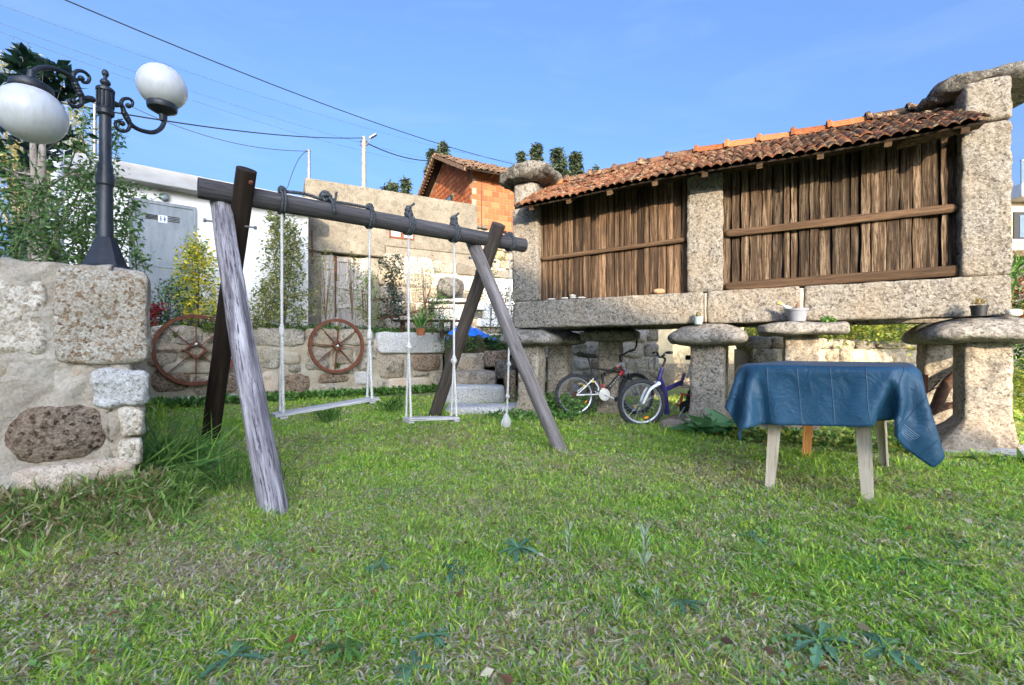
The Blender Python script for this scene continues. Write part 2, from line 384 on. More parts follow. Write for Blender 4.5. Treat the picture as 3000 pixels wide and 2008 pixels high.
Fascia = (lambda m: m.fin(m.mix(m.ramp(m.noise(m.pos((1, 1, 3)), 2.5, 7, .7), [(.4, 0.), (.75, .6)]), (.46, .45, .44), (.27, .25, .23)), .9, m.noise(m.pos(), 60, 4), .25, .005, .2))(M_('grey_plaster_edge'))
Galv = plain('galvanised_steel', (.26, .27, .28), .45, .1, 10, .5, .6)
PoleConc = plain('pole_concrete', (.27, .25, .215), .9, .12, 6)
White = plain('white_paint', (.8, .8, .8), .5, .05, 10)
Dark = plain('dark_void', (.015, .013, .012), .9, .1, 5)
GlassM = plain('window_glass', (.10, .15, .20), .12, .1, 3, .8)
GlassL = plain('dusty_glass', (.38, .44, .48), .3, .15, 6, .6)
ropemat = (lambda m: m.fin(m.ramp(m.noise(m.pos(), 120, 3), [(.35, (.42, .40, .37)), (.6, (.72, .70, .66))]), .9, m.noise(m.pos(), 240, 2), .4, .002, .1))(M_('white_rope'))
ropedark = (lambda m: m.fin(m.ramp(m.noise(m.pos(), 90, 3), [(.35, (.03, .034, .038)), (.65, (.13, .14, .15))]), .9, m.noise(m.pos(), 240, 2), .4, .002, .1))(M_('grey_green_rope'))
def globemat():
    m = M_('opal_globe'); p = m.pos(); z = m.n('SeparateXYZ', 2, Vector=m.pos())
    f = m.noise(m.pos((1, 1, .25)), 26, 6, .75)
    col = m.mix(m.ramp(f, [(.42, 0.), (.78, .55)]), (.62, .63, .64), (.36, .35, .30))
    m.b.inputs['Subsurface Weight'].default_value = 0.
    return m.fin(col, .28, m.noise(p, 40, 3), .03, .002, .5)
Opal = globemat()
def leafmat(name='leaf', rough=.5, tr=.35, spec=.35):
    m = M_(name); c = m.n('Attribute', 0, p_attribute_name='Col')
    m.fin(c, rough, None, spec=spec)
    t = m.n('BsdfTranslucent', 0, Color=m.mix(.5, c, m.mix(1., c, (1.2, 1.25, .4), 'MULTIPLY')))
    s = m.n('MixShader', 0, Fac=tr); nd = s.node; m.t.links.new(m.b.outputs[0], nd.inputs[1]); m.t.links.new(t, nd.inputs[2])
    m.t.links.new(s, m.out.inputs[0]); return m.m
Leaf = leafmat(); GrassM = leafmat('grass_blade', .6, .5, .25)
Bark = wood('bark', (.10, .08, .06), (.20, .17, .13), (.34, .30, .25), 2, 9, .01, False, tint=0, st=.3)
BarkPale = wood('bark_pale', (.22, .18, .14), (.38, .32, .26), (.5, .45, .38), 2, 9, .006, False, tint=0, st=.3)
Stem = plain('green_stem', (.14, .17, .06), .7, .2, 10)
StemB = plain('brown_stem', (.16, .11, .07), .8, .2, 10)
def vinyl():
    m = M_('blue_vinyl'); p = m.pos((1, 1, 1)); f = m.noise(p, 3, 6, .6)
    col = m.ramp(f, [(.3, (.010, .058, .11)), (.7, (.026, .095, .165))])
    uv = m.n('TexCoord', 2); u = m.n('SeparateXYZ', 0, Vector=uv); v = m.n('SeparateXYZ', 1, Vector=uv)
    # chalky white scuffs and the small printed lines near one hem
    sc1 = m.ramp(m.noise(m.n('Mapping', Vector=uv, Scale=(9, 4, 1)), 6, 8, .8), [(.66, 0.), (.74, .55)])
    col = m.mix(sc1, col, (.45, .52, .58))
    def band(x, a, b): return m.math('MULTIPLY', m.math('GREATER_THAN', x, a), m.math('LESS_THAN', x, b))
    lines = m.math('GREATER_THAN', m.math('FRACT', m.math('MULTIPLY', u, 210.)), .7)
    dash = m.math('GREATER_THAN', m.noise(m.n('Mapping', Vector=uv, Scale=(60, 420, 1)), 1, 2, .5), .44)
    reg = m.math('MULTIPLY', band(u, .02, .05), m.math('MAXIMUM', band(v, .10, .16), band(v, .19, .21)))
    col = m.mix(m.math('MULTIPLY', m.math('MULTIPLY', m.math('MULTIPLY', reg, lines), dash), .5), col, (.5, .62, .74))
    # sharp creases of the folded sheet
    def crease(x, k): return m.math('ABSOLUTE', m.math('SUBTRACT', m.math('FRACT', m.math('MULTIPLY', x, k)), .5))
    cr = m.math('MINIMUM', crease(v, 9.), m.math('ADD', crease(u, 3.), .012))
    h = m.math('ADD', m.ramp(cr, [(0, .7), (.02, 0.)]), m.math('MULTIPLY', m.noise(m.n('Mapping', Vector=uv, Scale=(5, 4, 1)), 3, 6, .65, 1.4), 2.2))
    return m.fin(col, m.ramp(f, [(.3, .38), (.7, .55)]), h, .55, .012, .45)
Vinyl = vinyl()
def soilmat(name, a, b, c, gr):
    m = M_(name); p = m.pos(); f = m.noise(p, 1.1, 6, .65); g = m.noise(p, 34, 5, .75)
    col = m.mix(m.ramp(g, [(.35, 0.), (.65, 1.)]), m.ramp(f, [(.35, a), (.6, b)]), m.ramp(f, [(.35, gr), (.65, c)]))
    return m.fin(col, .97, m.math('ADD', g, m.noise(p, 120, 3)), .8, .02, .1)
Lawn = soilmat('lawn_turf', (.18, .24, .08), (.30, .34, .12), (.50, .45, .26), (.24, .36, .10))
Soil = soilmat('garden_soil', (.06, .045, .03), (.10, .075, .045), (.16, .14, .08), (.05, .08, .025))

# ---------------------------------------------------------------- plan of the place
U = Vector((.782, .623, 0)).normalized(); V = Vector((-U.y, U.x, 0))      # swing / garden walls
D = Vector((.884, -.467, 0)).normalized(); Nn = Vector((.467, .884, 0)).normalized()   # granary
CC = Vector((.887, .46, 0)).normalized(); CN = Vector((-CC.y, CC.x, 0))   # concrete + brick buildings
CW = Vector((-2.26, 2.80, 0))            # corner of the near wall
W0 = Vector((-.795*7.4, 7.4, 0))         # start of the rear garden wall
WEND = onplane(1308, 1000, W0, U)[0]
def gz(x, y): return .012*fbm((x, y, 0), .7, 2)
def tz(x, y):
    p = Vector((x, y, 0)); rel = p-CW; a = rel.dot(U); b = rel.dot(V)
    h = 1.28+.05*fbm((x, y, 3), .9, 2)
    bw = (W0-CW).dot(V)
    if a > (W0-CW).dot(U)+WEND-.1:            # hump of grass behind the steps
        t = min(1, max(0, (y-9.25)/1.6)); h = .88+.42*min(1, t*2)+.03*fbm((x, y, 3), 1.5, 2)
        if x > -.2: h -= .12*min(1, (x+.2))
    return h

# ground sheet, turf, terrace
def grid_obj(name, x0, x1, y0, y1, st, fz, mat, **t):
    nx = int((x1-x0)/st)+1; ny = int((y1-y0)/st)+1
    vs = [(x0+(x1-x0)*i/(nx-1), y0+(y1-y0)*j/(ny-1)) for j in range(ny) for i in range(nx)]
    mb = MB(); mb.v = [(x, y, fz(x, y)) for x, y in vs]
    mb.f = [(j*nx+i, j*nx+i+1, (j+1)*nx+i+1, (j+1)*nx+i) for j in range(ny-1) for i in range(nx-1)]
    return obj(name, mb, mat, smooth='all', **t)
grid_obj('terrain', -320, 320, -60, 420, 20, lambda x, y: -.12+(max(0, y-60)*.05), Soil, kind='structure')
grid_obj('lawn', -9, 16, -4, 16, .12, lambda x, y: gz(x, y)-.004, Lawn, kind='structure')
def terrace():
    mb = MB(); st = .22
    for i in range(-60, 60):
        for j in range(0, 80):
            quad = []
            for di, dj in ((0, 0), (1, 0), (1, 1), (0, 1)):
                p = CW+U*((i+di)*st)+V*((j+dj)*st+.3); quad.append(p)
            c = sum(quad, Vector((0, 0, 0)))/4; rel = c-CW; a = rel.dot(U); b = rel.dot(V)
            bw = (W0-CW).dot(V)
            ok = (a < -.12) or (b > bw+.22 and a < (W0-CW).dot(U)+WEND-.12) or (c.y > 9.4 and -1.28 < c.x < 2.9)
            if ok and c.y < 24: mb.add([(p.x, p.y, tz(p.x, p.y)) for p in quad], [(0, 1, 2, 3)])
    bm = bmesh.new(); me = bpy.data.meshes.new('t'); me.from_pydata(mb.v, [], mb.f); bm.from_mesh(me)
    bmesh.ops.remove_doubles(bm, verts=bm.verts, dist=1e-4)
    e = [x for x in bm.edges if x.is_boundary]
    r = bmesh.ops.extrude_edge_only(bm, edges=e)
    for g in r['geom']:
        if isinstance(g, bmesh.types.BMVert): g.co.z = -.2
    me = bpy.data.meshes.new('terrace_ground'); bm.to_mesh(me); me.materials.append(Soil)
    o = bpy.data.objects.new('terrace_ground', me); sc.collection.objects.link(o); o['kind'] = 'structure'
terrace()
# rising ground behind the upper buildings
grid_obj('hillside', -70, 60, 24, 120, 6, lambda x, y: 1.1+(y-24)*.10+(2 if x < 0 else 0)*(min(1, (y-24)/20)), Soil, kind='structure')

# house behind the camera that shades the garden (gable towards the garden)
hs = thing('plastered_house', 'tall plastered house with tiled gable roof standing behind the viewpoint', 'house', (-1, -25, 0))
m_ = MB()
def prism(mb, pts, y0, y1):
    n = len(pts); vs = [(x, y0, z) for x, z in pts]+[(x, y1, z) for x, z in pts]
    return mb.add(vs, [tuple(range(n)), tuple(range(n, 2*n))[::-1]]+[(i, (i+1) % n, n+(i+1) % n, n+i) for i in range(n)])
prism(m_, [(-9, -.1), (8.9, -.1), (8.9, 7.4), (.8, 12.65), (-9, 11.2)], -33, -25); obj('wall', m_, WhiteWall, hs)
for xa, za, xb, zb in ((9.2, 7.25, .8, 12.7), (.8, 12.7, -9.3, 11.2)):
    m_ = MB(); a_ = Vector((xa, 0, za)); b_ = Vector((xb, 0, zb)); dd = (b_-a_).normalized(); nn_ = Vector((dd.z, 0, -dd.x)); nn_ = nn_ if nn_.z > 0 else -nn_
    c_ = (a_+b_)/2+Vector((0, -29, 0))+nn_*.05; box(m_, c_, ((b_-a_).length/2, 4.05, .05), (dd, Y3, nn_)); obj('roof', m_, T_far, hs)
for wx in (-7, -4, 0, 3.5):
    for wz in (1.8, 4.8):
        m_ = MB(); bbox(m_, (wx, -24.98, wz), (.55, .05, .7)); w_ = obj('window', m_, White, hs)
        m_ = MB(); box(m_, (wx, -24.925, wz), (.45, .01, .6)); obj('pane', m_, GlassM, w_)

# ---------------------------------------------------------------- near wall with the lamp
def stones_px(root, P0, dr, rects, depth=.14, proud=.02, seed=0, n=7, k=5, amp=.02):
    out = Vector((dr.y, -dr.x, 0)); P0 = Vector(P0); i = seed
    for r in rects:
        x0, y0, x1, y1, mt = r[:5]; kk = r[5] if len(r) > 5 else k; pr = r[6] if len(r) > 6 else proud
        am = r[7] if len(r) > 7 else amp
        sa, za = onplane(x0, (y0+y1)/2, P0, dr); sb, zb = onplane(x1, (y0+y1)/2, P0, dr); sm = (x0+x1)/2
        _, z1 = onplane(sm, y0, P0, dr); _, z0 = onplane(sm, y1, P0, dr)
        c = P0+dr*((sa+sb)/2)+out*(pr-depth)+Z3*((z0+z1)/2); c.z = (z0+z1)/2
        m = MB(); i += 1
        stone(m, c, (abs(sb-sa)/2, depth, abs(z1-z0)/2), (dr, -out, Z3), kk, am, n, 5., i, oct=4)
        obj('stone', m, mt, root, smooth='all', loc=c)
nw = thing('stone_wall', 'rough granite corner wall carrying the black street lamp', 'stone wall', CW)
m_ = MB()
def edge_w(w, q):
    rel = w-CW
    if q[0] > .9: w = w-U*(.03+.05*abs(fbm((0, w.y*.3, w.z), 4, 3)))
    return w
L_ = 2.4; c_ = CW-U*(L_/2+.02)+V*.33+Z3*.69
stone(m_, c_, (L_/2, .33, .765), (U, V, Z3), 40, .030, 1, 8., 3, (170, 10, 110), edge_w, 5); obj('mortar_core', m_, Mortar, nw, smooth='all')
RW = [(155, 786, 437, 1067, G_big, 7, .035, .022), (-60, 812, 136, 1042, G_wall, 5, .015), (262, 1082, 436, 1196, G_grey, 4, .05, .03), (8, 1182, 320, 1362, G_dark, 1.7, .052, .014),
      (350, 1190, 421, 1284, G_wall, 4, .03, .03), (350, 1284, 418, 1366, G_wall, 4, .03), (20, 1352, 392, 1475, G_pink, 4, .04, .03), (-60, 1042, 110, 1140, G_brown, 3, -.002, .02),
      (120, 1090, 255, 1150, G_wall, 3, -.006, .02), (200, 1078, 248, 1120, G_pink, 3, .0), (5, 786, 130, 812, G_wall, 3, .0), (-70, 1360, 10, 1440, G_brown, 3, .01)]
RW = [tuple(r[:5])+(((r[5] if len(r) > 5 else 5)*1.5),)+tuple(r[6:]) for r in RW]
stones_px(nw, CW, U, RW, .12, .02, 10, 20)

# ---------------------------------------------------------------- street lamp
LP = Vector((-2.60, 2.91, 1.45)); LA = Vector((.19, .98, 0)).normalized(); LB = Vector((LA.y, -LA.x, 0))
lamp = thing('street_lamp', 'black cast iron lamp post with two opal globes on scrolled arms, on the stone wall', 'street lamp', LP)
m_ = MB(); lathe(m_, LP, [(0.1560, .0), (0.1560, .02), (0.1287, .03), (0.1209, .045)], 8); lathe(m_, LP, [(0.1170, .04), (0.0585, .2), (0.0484, .22)], 8, caps=False); obj('base', m_, BlackMetal, lamp, smooth=30)
m_ = MB(); lathe(m_, LP, [(0.0406, .18), (0.0413, .30), (0.0390, .31), (0.0390, .55), (0.0452, .56), (0.0452, .62), (0.0390, .64), (0.0413, .66), (0.0390, .68), (0.0320, .70), (0.0296, 1.06)], 20); obj('pole', m_, BlackMetal, lamp, smooth=30)
m_ = MB(); lathe(m_, LP, [(0.0351, 1.0), (0.0452, 1.01), (0.0468, 1.035), (0.0406, 1.045), (0.0390, 1.06), (0.0406, 1.15), (0.0484, 1.155), (0.0484, 1.17), (0.0390, 1.18)], 16, caps=True)
for k in range(12):
    a = k*math.pi/6; box(m_, LP+Vector((math.cos(a)*.041, math.sin(a)*.041, 1.105)), (.004, .004, .05))
obj('collar', m_, BlackMetal, lamp, smooth=30)
m_ = MB(); lathe(m_, LP, [(0.0328, 1.17), (0.0234, 1.185), (0.0172, 1.195), (0.0257, 1.205), (0.0281, 1.215), (0.0218, 1.228), (0.0109, 1.236), (0.0094, 1.25), (0.0172, 1.262), (0.0187, 1.275), (0.0133, 1.29), (0.0031, 1.298)], 16); obj('finial', m_, BlackMetal, lamp, smooth=60)
def lampP(x, y):     # zoomed photo pixel -> point in the vertical plane of the arms
    px, py = x*.4144, 150+y*.4144; q = (px-1500)/F
    r = (q*LP.y-LP.x)/(LA.x-LA.y*q); Y = LP.y+LA.y*r
    return LP.xy.to_3d()+LA*r+Z3*(.95+(1028-py)/F*Y)
def arm(main, curls, wrapat):
    m = MB(); tube(m, catmull([lampP(*p) for p in main], 8), .0145, 10)
    for c in curls:
        cp = catmull([lampP(*p) for p in c], 8); n = len(cp); tube(m, cp, lambda t: .0115-.003*t, 8); ball(m, cp[-1], .017, 10, 8)
    for p in wrapat:
        for k in range(4):
            a = lampP(p[0]+(p[2]-p[0])*k/4, p[1]+(p[3]-p[1])*k/4); ball(m, a, .0195-.001*(k % 2), 10, 6)
    return obj('arm', m, BlackMetal, lamp, smooth=60)
arm([(775, 370), (820, 378), (862, 390), (880, 440), (905, 490), (945, 535), (1010, 565), (1085, 575), (1140, 545), (1165, 490), (1168, 455)],
    [[(868, 400), (858, 365), (875, 340), (915, 338), (938, 362), (932, 388), (908, 388)], [(905, 500), (918, 530), (900, 562), (860, 568), (825, 545), (818, 510), (842, 495), (865, 512)]], [(880, 440, 915, 505), (800, 374, 830, 380)])
arm([(665, 345), (620, 335), (580, 330), (562, 290), (535, 225), (490, 175), (415, 135), (335, 118), (260, 130), (215, 175), (205, 225)],
    [[(530, 215), (518, 175), (545, 142), (595, 148), (632, 185), (622, 220), (590, 222), (575, 195)], [(575, 335), (578, 375), (545, 395), (505, 385), (488, 355), (505, 342), (520, 355)]], [(568, 305, 525, 215), (650, 342, 620, 336)])
for sgn, zc in ((1, 2.855), (-1, 2.265)):
    c = LP.xy.to_3d()+LA*(.385*sgn)+Z3*zc; m = MB()
    s = -1 if sgn > 0 else 1
    lathe(m, c, [(.015, s*.245), (.022, s*.20), (.055, s*.185), (.088, s*.165), (.092, s*.15), (.092, s*.13), (.086, s*.12)], 20); obj('lamp_holder', m, BlackMetal, lamp, smooth=40)
    m = MB(); ball(m, c, .152, 40, 26); obj('globe', m, Opal, lamp, smooth='all')

# ---------------------------------------------------------------- rear garden wall
rw = thing('garden_wall', 'low mortared granite wall behind the swings with rusty wheels hung on it', 'garden wall', W0)
m_ = MB(); L_ = WEND+.3; zt = 1.25
def rwshape(w, q):
    s = (w-W0).dot(U)
    if q[2] > .5: w = w+Z3*(q[2]*(.03*math.sin(s*1.3)+(.03 if s < 1.2 else 0)-.03*(s/6)-(.03 if s > 4.6 else 0)))
    return w
stone(m_, W0+U*(L_/2-.35)+V*.25+Z3*.6, (L_/2, .25, .66), (U, V, Z3), 40, .02, 1, 5., 9, (130, 6, 34), rwshape, 4); obj('mortar_core', m_, Mortar2, rw, smooth='all')
A, B_, C_, Dk, Pk = G_moss, G_brown, G_grey, G_dark, G_pink
RR = [(439, 955, 594, 1010, A, 4), (434, 1012, 520, 1076, B_), (524, 1014, 610, 1056, B_), (470, 1058, 636, 1096, Mortar2, 3), (440, 1080, 560, 1150, Dk, 3), (564, 1098, 690, 1158, B_, 3), (432, 1158, 466, 1196, A),
      (474, 1160, 716, 1212, C_, 5, .03), (600, 956, 690, 1010, B_), (694, 960, 742, 1020, A), (744, 962, 893, 1017, A, 4), (700, 1025, 757, 1090, B_), (760, 1022, 823, 1082, A, 3), (826, 1030, 880, 1068, Mortar2, 3), (700, 1096, 760, 1150, A), (845, 1066, 884, 1092, G_stad, 2.5),
      (822, 1094, 908, 1162, G_dark, 2.4, .01), (764, 1090, 818, 1152, Pk, 3), (720, 1160, 815, 1212, C_, 4), (820, 1166, 906, 1200, A, 3), (897, 962, 990, 1018, B_, 4), (994, 964, 1096, 1014, A, 4), (896, 1022, 968, 1088, G_stad, 3), (972, 1020, 1036, 1070, B_, 3), (932, 1094, 1022, 1122, G_dark, 3), (912, 1124, 1000, 1176, A, 3),
      (1040, 1018, 1088, 1086, A, 3), (1036, 1088, 1094, 1128, C_, 3), (1000, 1130, 1100, 1178, A, 4), (1104, 974, 1305, 1036, C_, 6, .06), (1107, 1040, 1186, 1110, B_, 2.4, .03, .01), (1088, 1016, 1103, 1052, A, 3), (1190, 1040, 1204, 1100, A, 3), (1206, 1037, 1292, 1088, G_dark, 2.8, .03), (1104, 1112, 1134, 1164, A, 3),
      (1137, 1106, 1262, 1164, Pk, 6, .02), (1208, 1089, 1260, 1104, A, 3), (1264, 1092, 1306, 1132, A, 4), (1266, 1134, 1306, 1170, B_, 4), (1008, 1074, 1034, 1096, A, 3), (640, 1020, 694, 1056, A, 3), (640, 1060, 694, 1092, A, 3), (636, 1100, 696, 1150, Dk, 3)]
RR = [tuple(r[:5])+((r[5]+1.5 if len(r) > 5 else 4.6), (r[6] if len(r) > 6 else .02)+.028, .028) for r in RR]
stones_px(rw, W0, U, RR, .13, .03, 60, 10, 4.6, .028)

def cart_wheel(px, py, R_, nsp, rot, sq, lab):
    s, z = onplane(px, py, W0, U); out = Vector((U.y, -U.x, 0)); c = W0+U*s+out*.10+Z3*z; c.z = z
    w = thing('cart_wheel', lab, 'wheel', c)
    ax = (U, Z3, out)
    m = MB(); rp = [(-.045, -.028), (0, -.034), (.012, -.034), (.012, .034), (0, .034), (-.045, .028), (-.045, .012), (-.012, .016), (-.012, -.016), (-.045, -.012)]
    torus(m, c, R_-.012, 0, ax, 64, prof=rp); obj('rim', m, Rust, w, smooth=35)
    m = MB(); a = R(rot); e1 = U*math.cos(a)+Z3*math.sin(a); e2 = -U*math.sin(a)+Z3*math.cos(a)
    for q in range(4):
        d1, d2 = ((e1, e2), (e2, e1), (-e1, e2), (-e2, e1))[q]
        bbox(m, c+d1*(sq-.012)+out*.01, (.013, sq, .05), (d1, d2, out), .004)
    obj('hub_frame', m, Rust, w)
    for k in range(nsp):
        a = R(rot+45+360*k/nsp); d = U*math.cos(a)+Z3*math.sin(a); t = -U*math.sin(a)+Z3*math.cos(a)
        r0, r1 = sq*1.02, R_-.05; m = MB(); vs = []
        for rr, hw, hh in ((r0, .034, .007), (r1, .012, .006)):
            for i, j in ((-1, -1), (1, -1), (1, 1), (-1, 1)): vs.append(c+d*rr+out*(hw*i)+t*(hh*j))
        m.add(vs, [(0, 1, 2, 3), (7, 6, 5, 4), (0, 4, 5, 1), (1, 5, 6, 2), (2, 6, 7, 3), (3, 7, 4, 0)]); obj('spoke', m, Rust, w)
    m = MB(); lathe(m, c-out*.08+Z3*(sq*.9 if sq > .1 else 0), [(.02, 0), (.02, .14), (.006, .15)], 8, out); obj('bolt', m, White, w)
cart_wheel(573, 1026, .60, 8, 45, .115, 'larger rusty iron wheel on the garden wall, partly behind the dark swing leg')
cart_wheel(983, 1014, .545, 8, 40, .075, 'smaller rusty iron wheel hanging right of the first on the garden wall')

# steps and slab
st_ = thing('stone_steps', 'three old granite steps rising beside the garden wall', 'steps', (-.6, 8.5, 0))
def blk(name, x0, x1, y0, y1, z0, z1, mt, root, k=8, amp=.025, n=10, seed=1, skew=0):
    m = MB(); c = Vector(((x0+x1)/2, (y0+y1)/2, (z0+z1)/2)); a = (Vector((1, skew, 0)).normalized(), Vector((-skew, 1, 0)).normalized(), Z3)
    stone(m, c, ((x1-x0)/2, (y1-y0)/2, (z1-z0)/2), a, k, amp, n, 4., seed, oct=4); return obj(name, m, mt, root, smooth='all', loc=c)
blk('step', -1.22, -.14, 8.2, 8.75, -.1, .32, G_grey, st_, seed=5); blk('step', -1.2, -.30, 8.62, 9.15, .2, .565, G_stad, st_, seed=6); blk('step', -1.22, -.55, 9.02, 9.6, .45, .90, G_brown, st_, seed=7)
blk('stone', -.56, -.06, 9.0, 9.5, .62, .95, G_dark, st_, seed=8); blk('stone', -.14, .06, 8.35, 8.9, -.05, .58, G_dark, st_, seed=9); blk('stone', -.32, .02, 8.75, 9.3, .4, .75, G_hat, st_, seed=10)
sl_ = blk('stone_slab', -1.02, .16, 6.72, 7.35, -.04, .12, G_grey, None, 5, .03, 12, 21, -.03); tagt(sl_, 'flat pale stone slab lying at the foot of the steps', 'stone slab')

# ---------------------------------------------------------------- swing set
ML = Vector((-2.29, 3.73, 0)); MR = Vector((-.32, 5.30, 0)); BU = (MR-ML).normalized(); BV = Vector((-BU.y, BU.x, 0)); BL = (MR-ML).length
def beamP(t): return ML+(MR-ML)*t+Z3*(2.235+.02*t)
sw = thing('log_swing_set', 'weathered round log swing frame with crossed leg pairs and a long crossbar', 'swing frame', (ML+MR)/2)
def log(name, a, b, r0, r1, mat, parent, seed, amp=.05, bend=.02, sides=28, nseg=40):
    """log with its own axis along local Z so the grain follows it"""
    a, b = Vector(a), Vector(b); d = b-a; L = d.length; q = d.to_track_quat('Z', 'Y').to_matrix().to_4x4()
    m = MB(); pts = [(bend*fn((seed+.3, 0, i*.07), 1.0)*math.sin(math.pi*i/nseg), bend*fn((0, seed+.3, i*.07), 1.0)*math.sin(math.pi*i/nseg), L*i/nseg) for i in range(nseg+1)]
    tube(m, pts, lambda t: r0+(r1-r0)*t, sides, True, lambda an, l, p: 1+amp*fbm((math.cos(an)*1.3+seed, math.sin(an)*1.3, l*1.1), 1.3, 3)+.012*fn((math.cos(an)*9+seed, math.sin(an)*9, l*1.5), 1.))
    me = bpy.data.meshes.new(name); me.from_pydata([tuple(v) for v in m.v], [], m.f); me.materials.append(mat)
    me.polygons.foreach_set('use_smooth', [True]*len(me.polygons))
    try: me.set_sharp_from_angle(angle=R(50))
    except Exception: pass
    M = q.copy(); M.translation = a; return inst(name, me, parent, M)
log('crossbar', beamP(-.093), beamP(1.237), .079, .082, W_beam, sw, 3, .04, .01)
def legs(Mp, off, r, ft):
    f0 = Vector((*ft[0], 0)); log('leg', f0-Z3*.05, Mp+BV*.165-BU*off[0]+Z3*2.27, r[0], r[1], r[4], sw, 11+off[0], .07, .03)
    b0 = Vector((*ft[1], 0)); log('leg', b0-Z3*.05, Mp-BV*.175+BU*off[1]+Z3*2.40, r[2], r[3], r[5], sw, 17+off[0], .04, .012)
legs(ML, (.080, .074), (.077, .074, .084, .073, W_leg, W_stain), ((-1.34, 2.60), (-3.21, 4.83))); legs(MR, (.078, .078), (.062, .076, .085, .080, W_leg2, W_post), ((.48, 4.15), (-1.13, 6.5)))
for Mp, dz in ((ML, 0), (MR, .02)):
    m = MB(); p = Mp-BV*.25+BU*.09+Z3*(2.27+dz); lathe(m, p-BV*.02, [(.016, -.02), (.016, .012), (.009, .016), (.009, .025)], 12, -BV); obj('bolt', m, Rust, sw)
    m = MB(); p = Mp+BV*.02+Z3*(1.99+dz); tube(m, [p-BU*.19, p+BU*.17], .008, 8)
    for e in (-1, 1): lathe(m, p+BU*(.178*e-.01), [(.017, -.01), (.017, .01)], 6, BU)
    obj('bolt', m, Galv, sw)
def rope(mb, pts, r=.0125, tw=55, st=.014):
    pts = [Vector(p) for p in pts]; out = []
    for a, b in zip(pts[:-1], pts[1:]):
        n = max(1, int((b-a).length/st)); out += [a.lerp(b, i/n) for i in range(n)]
    out.append(pts[-1]); return tube(mb, out, r, 9, True, lambda an, l, p: .86+.17*abs(math.cos(1.5*(an-l*tw))))
def knot(mb, c, r, rr=.013, n=4, seed=0, ax=None):
    q = random.Random(seed)
    for k in range(n):
        a = Vector((q.gauss(0, 1), q.gauss(0, 1), q.gauss(0, 1))).normalized(); b = a.cross(Vector((q.gauss(0, 1), q.gauss(0, 1), q.gauss(0, 1)))).normalized()
        torus(mb, Vector(c)+a*r*.2, r, rr, (b, a.cross(b), a), 16, 7)
    ball(mb, c, r*.8, 10, 8)
def swing(name, lab, t0, t1, z0, z1, split, hw, ext, hz0, grp, knotted):
    A0, A1 = beamP(t0), beamP(t1); d = (A1.xy-A0.xy).to_3d().normalized(); pn = Vector((-d.y, d.x, 0))
    c0, c1 = A0.xy.to_3d()+Z3*z0, A1.xy.to_3d()+Z3*z1; s = thing(name, lab, 'swing', (c0+c1)/2, grp)
    zz = c1-c0; ax = zz.normalized(); L = zz.length+2*ext
    M = Matrix((ax, pn, ax.cross(pn))).transposed().to_4x4(); M.translation = (c0+c1)/2
    m = MB(); bbox(m, (0, 0, 0), (L/2, hw, .014), b=.004); me = mesh_of('seat', m, W_seat); inst('seat', me, s, M)
    for c in (c0, c1):
        m = MB(); bbox(m, (0, 0, 0), (.03, hw*.9, .011), b=.003); M2 = M.copy(); M2.translation = c-Z3*.026; inst('seat_cleat', mesh_of('seat_cleat', m, W_seat), s, M2)
    for A_, c, zs in ((A0, c0, split[0]), (A1, c1, split[1])):
        m = MB(); k = A_.xy.to_3d()+(c-A_.xy.to_3d())*.0+Z3*zs
        rope(m, [A_-Z3*.07, k]); f, b = c-pn*hw*.75, c+pn*hw*.75
        rope(m, [k, f+Z3*.013]); rope(m, [k, b+Z3*.013]); obj('rope', m, ropemat, s, smooth='all')
        m = MB(); tube(m, [k-Z3*.05, k-Z3*.02, k+Z3*.03, k+Z3*.06], [.014, .024, .022, .013], 8, True, lambda an, l, p: .85+.25*abs(math.cos(an*1.5-l*60)))
        if knotted: knot(m, k, .024, .012, 4, int(zs*100))
        obj('knot', m, ropemat, s, smooth='all')
    return s, A0, A1
s1, a0, a1 = swing('swing', 'wide plank swing hung on white ropes, left of the narrow swing', .146, .456, .40, .475, (1.12, 1.10), .085, .07, 0, 'rope swings on the log frame', False)
ropew = .098
def loop(m, c, r=.094, rr=.012, n=1, sp=.024):
    for k in range(n): torus(m, Vector(c)+BU*sp*(k-(n-1)/2), r, rr, (BV, Z3, (BU+BV*.15).normalized()), 28, 7)
m = MB(); loop(m, beamP(.146), n=2); loop(m, beamP(.456), n=2); tp = [beamP(.146)+Z3*.10, beamP(.22)+Z3*.115, beamP(.285)+Z3*.095, beamP(.38)+Z3*.10, beamP(.456)+Z3*.10]
rope(m, catmull(tp, 6), .015, 45, .02); knot(m, beamP(.292)+Z3*.125, .045, .014, 5, 4); rope(m, catmull([beamP(.30)+Z3*.13, beamP(.305)-BV*.10+Z3*.06, beamP(.31)-BV*.11-Z3*.04], 6), .014, 45, .02)
rope(m, catmull([beamP(.30)+Z3*.12, beamP(.325)+Z3*.12, beamP(.33)+Z3*.19], 5), .012, 45, .02); knot(m, beamP(.146)+Z3*.105, .03, .013, 3, 8); knot(m, beamP(.456)+Z3*.105, .03, .013, 3, 9)
obj('lashing', m, ropedark, s1, smooth='all')
s2, a0, a1 = swing('swing', 'small plank swing with knotted white ropes, nearer the frame\'s right end', .62, .836, .245, .205, (.98, .84), .075, .03, 0, 'rope swings on the log frame', True)
m = MB()
for t in (.62, .836):
    loop(m, beamP(t), n=3); knot(m, beamP(t)+Z3*.11, .035, .014, 4, int(t*50)); knot(m, beamP(t)+Z3*.16, .03, .013, 4, int(t*70)); rope(m, catmull([beamP(t)+Z3*.17, beamP(t+.01)+Z3*.2, beamP(t+.025)+Z3*.235], 4), .012, 45, .02)
obj('lashing', m, ropedark, s2, smooth='all')
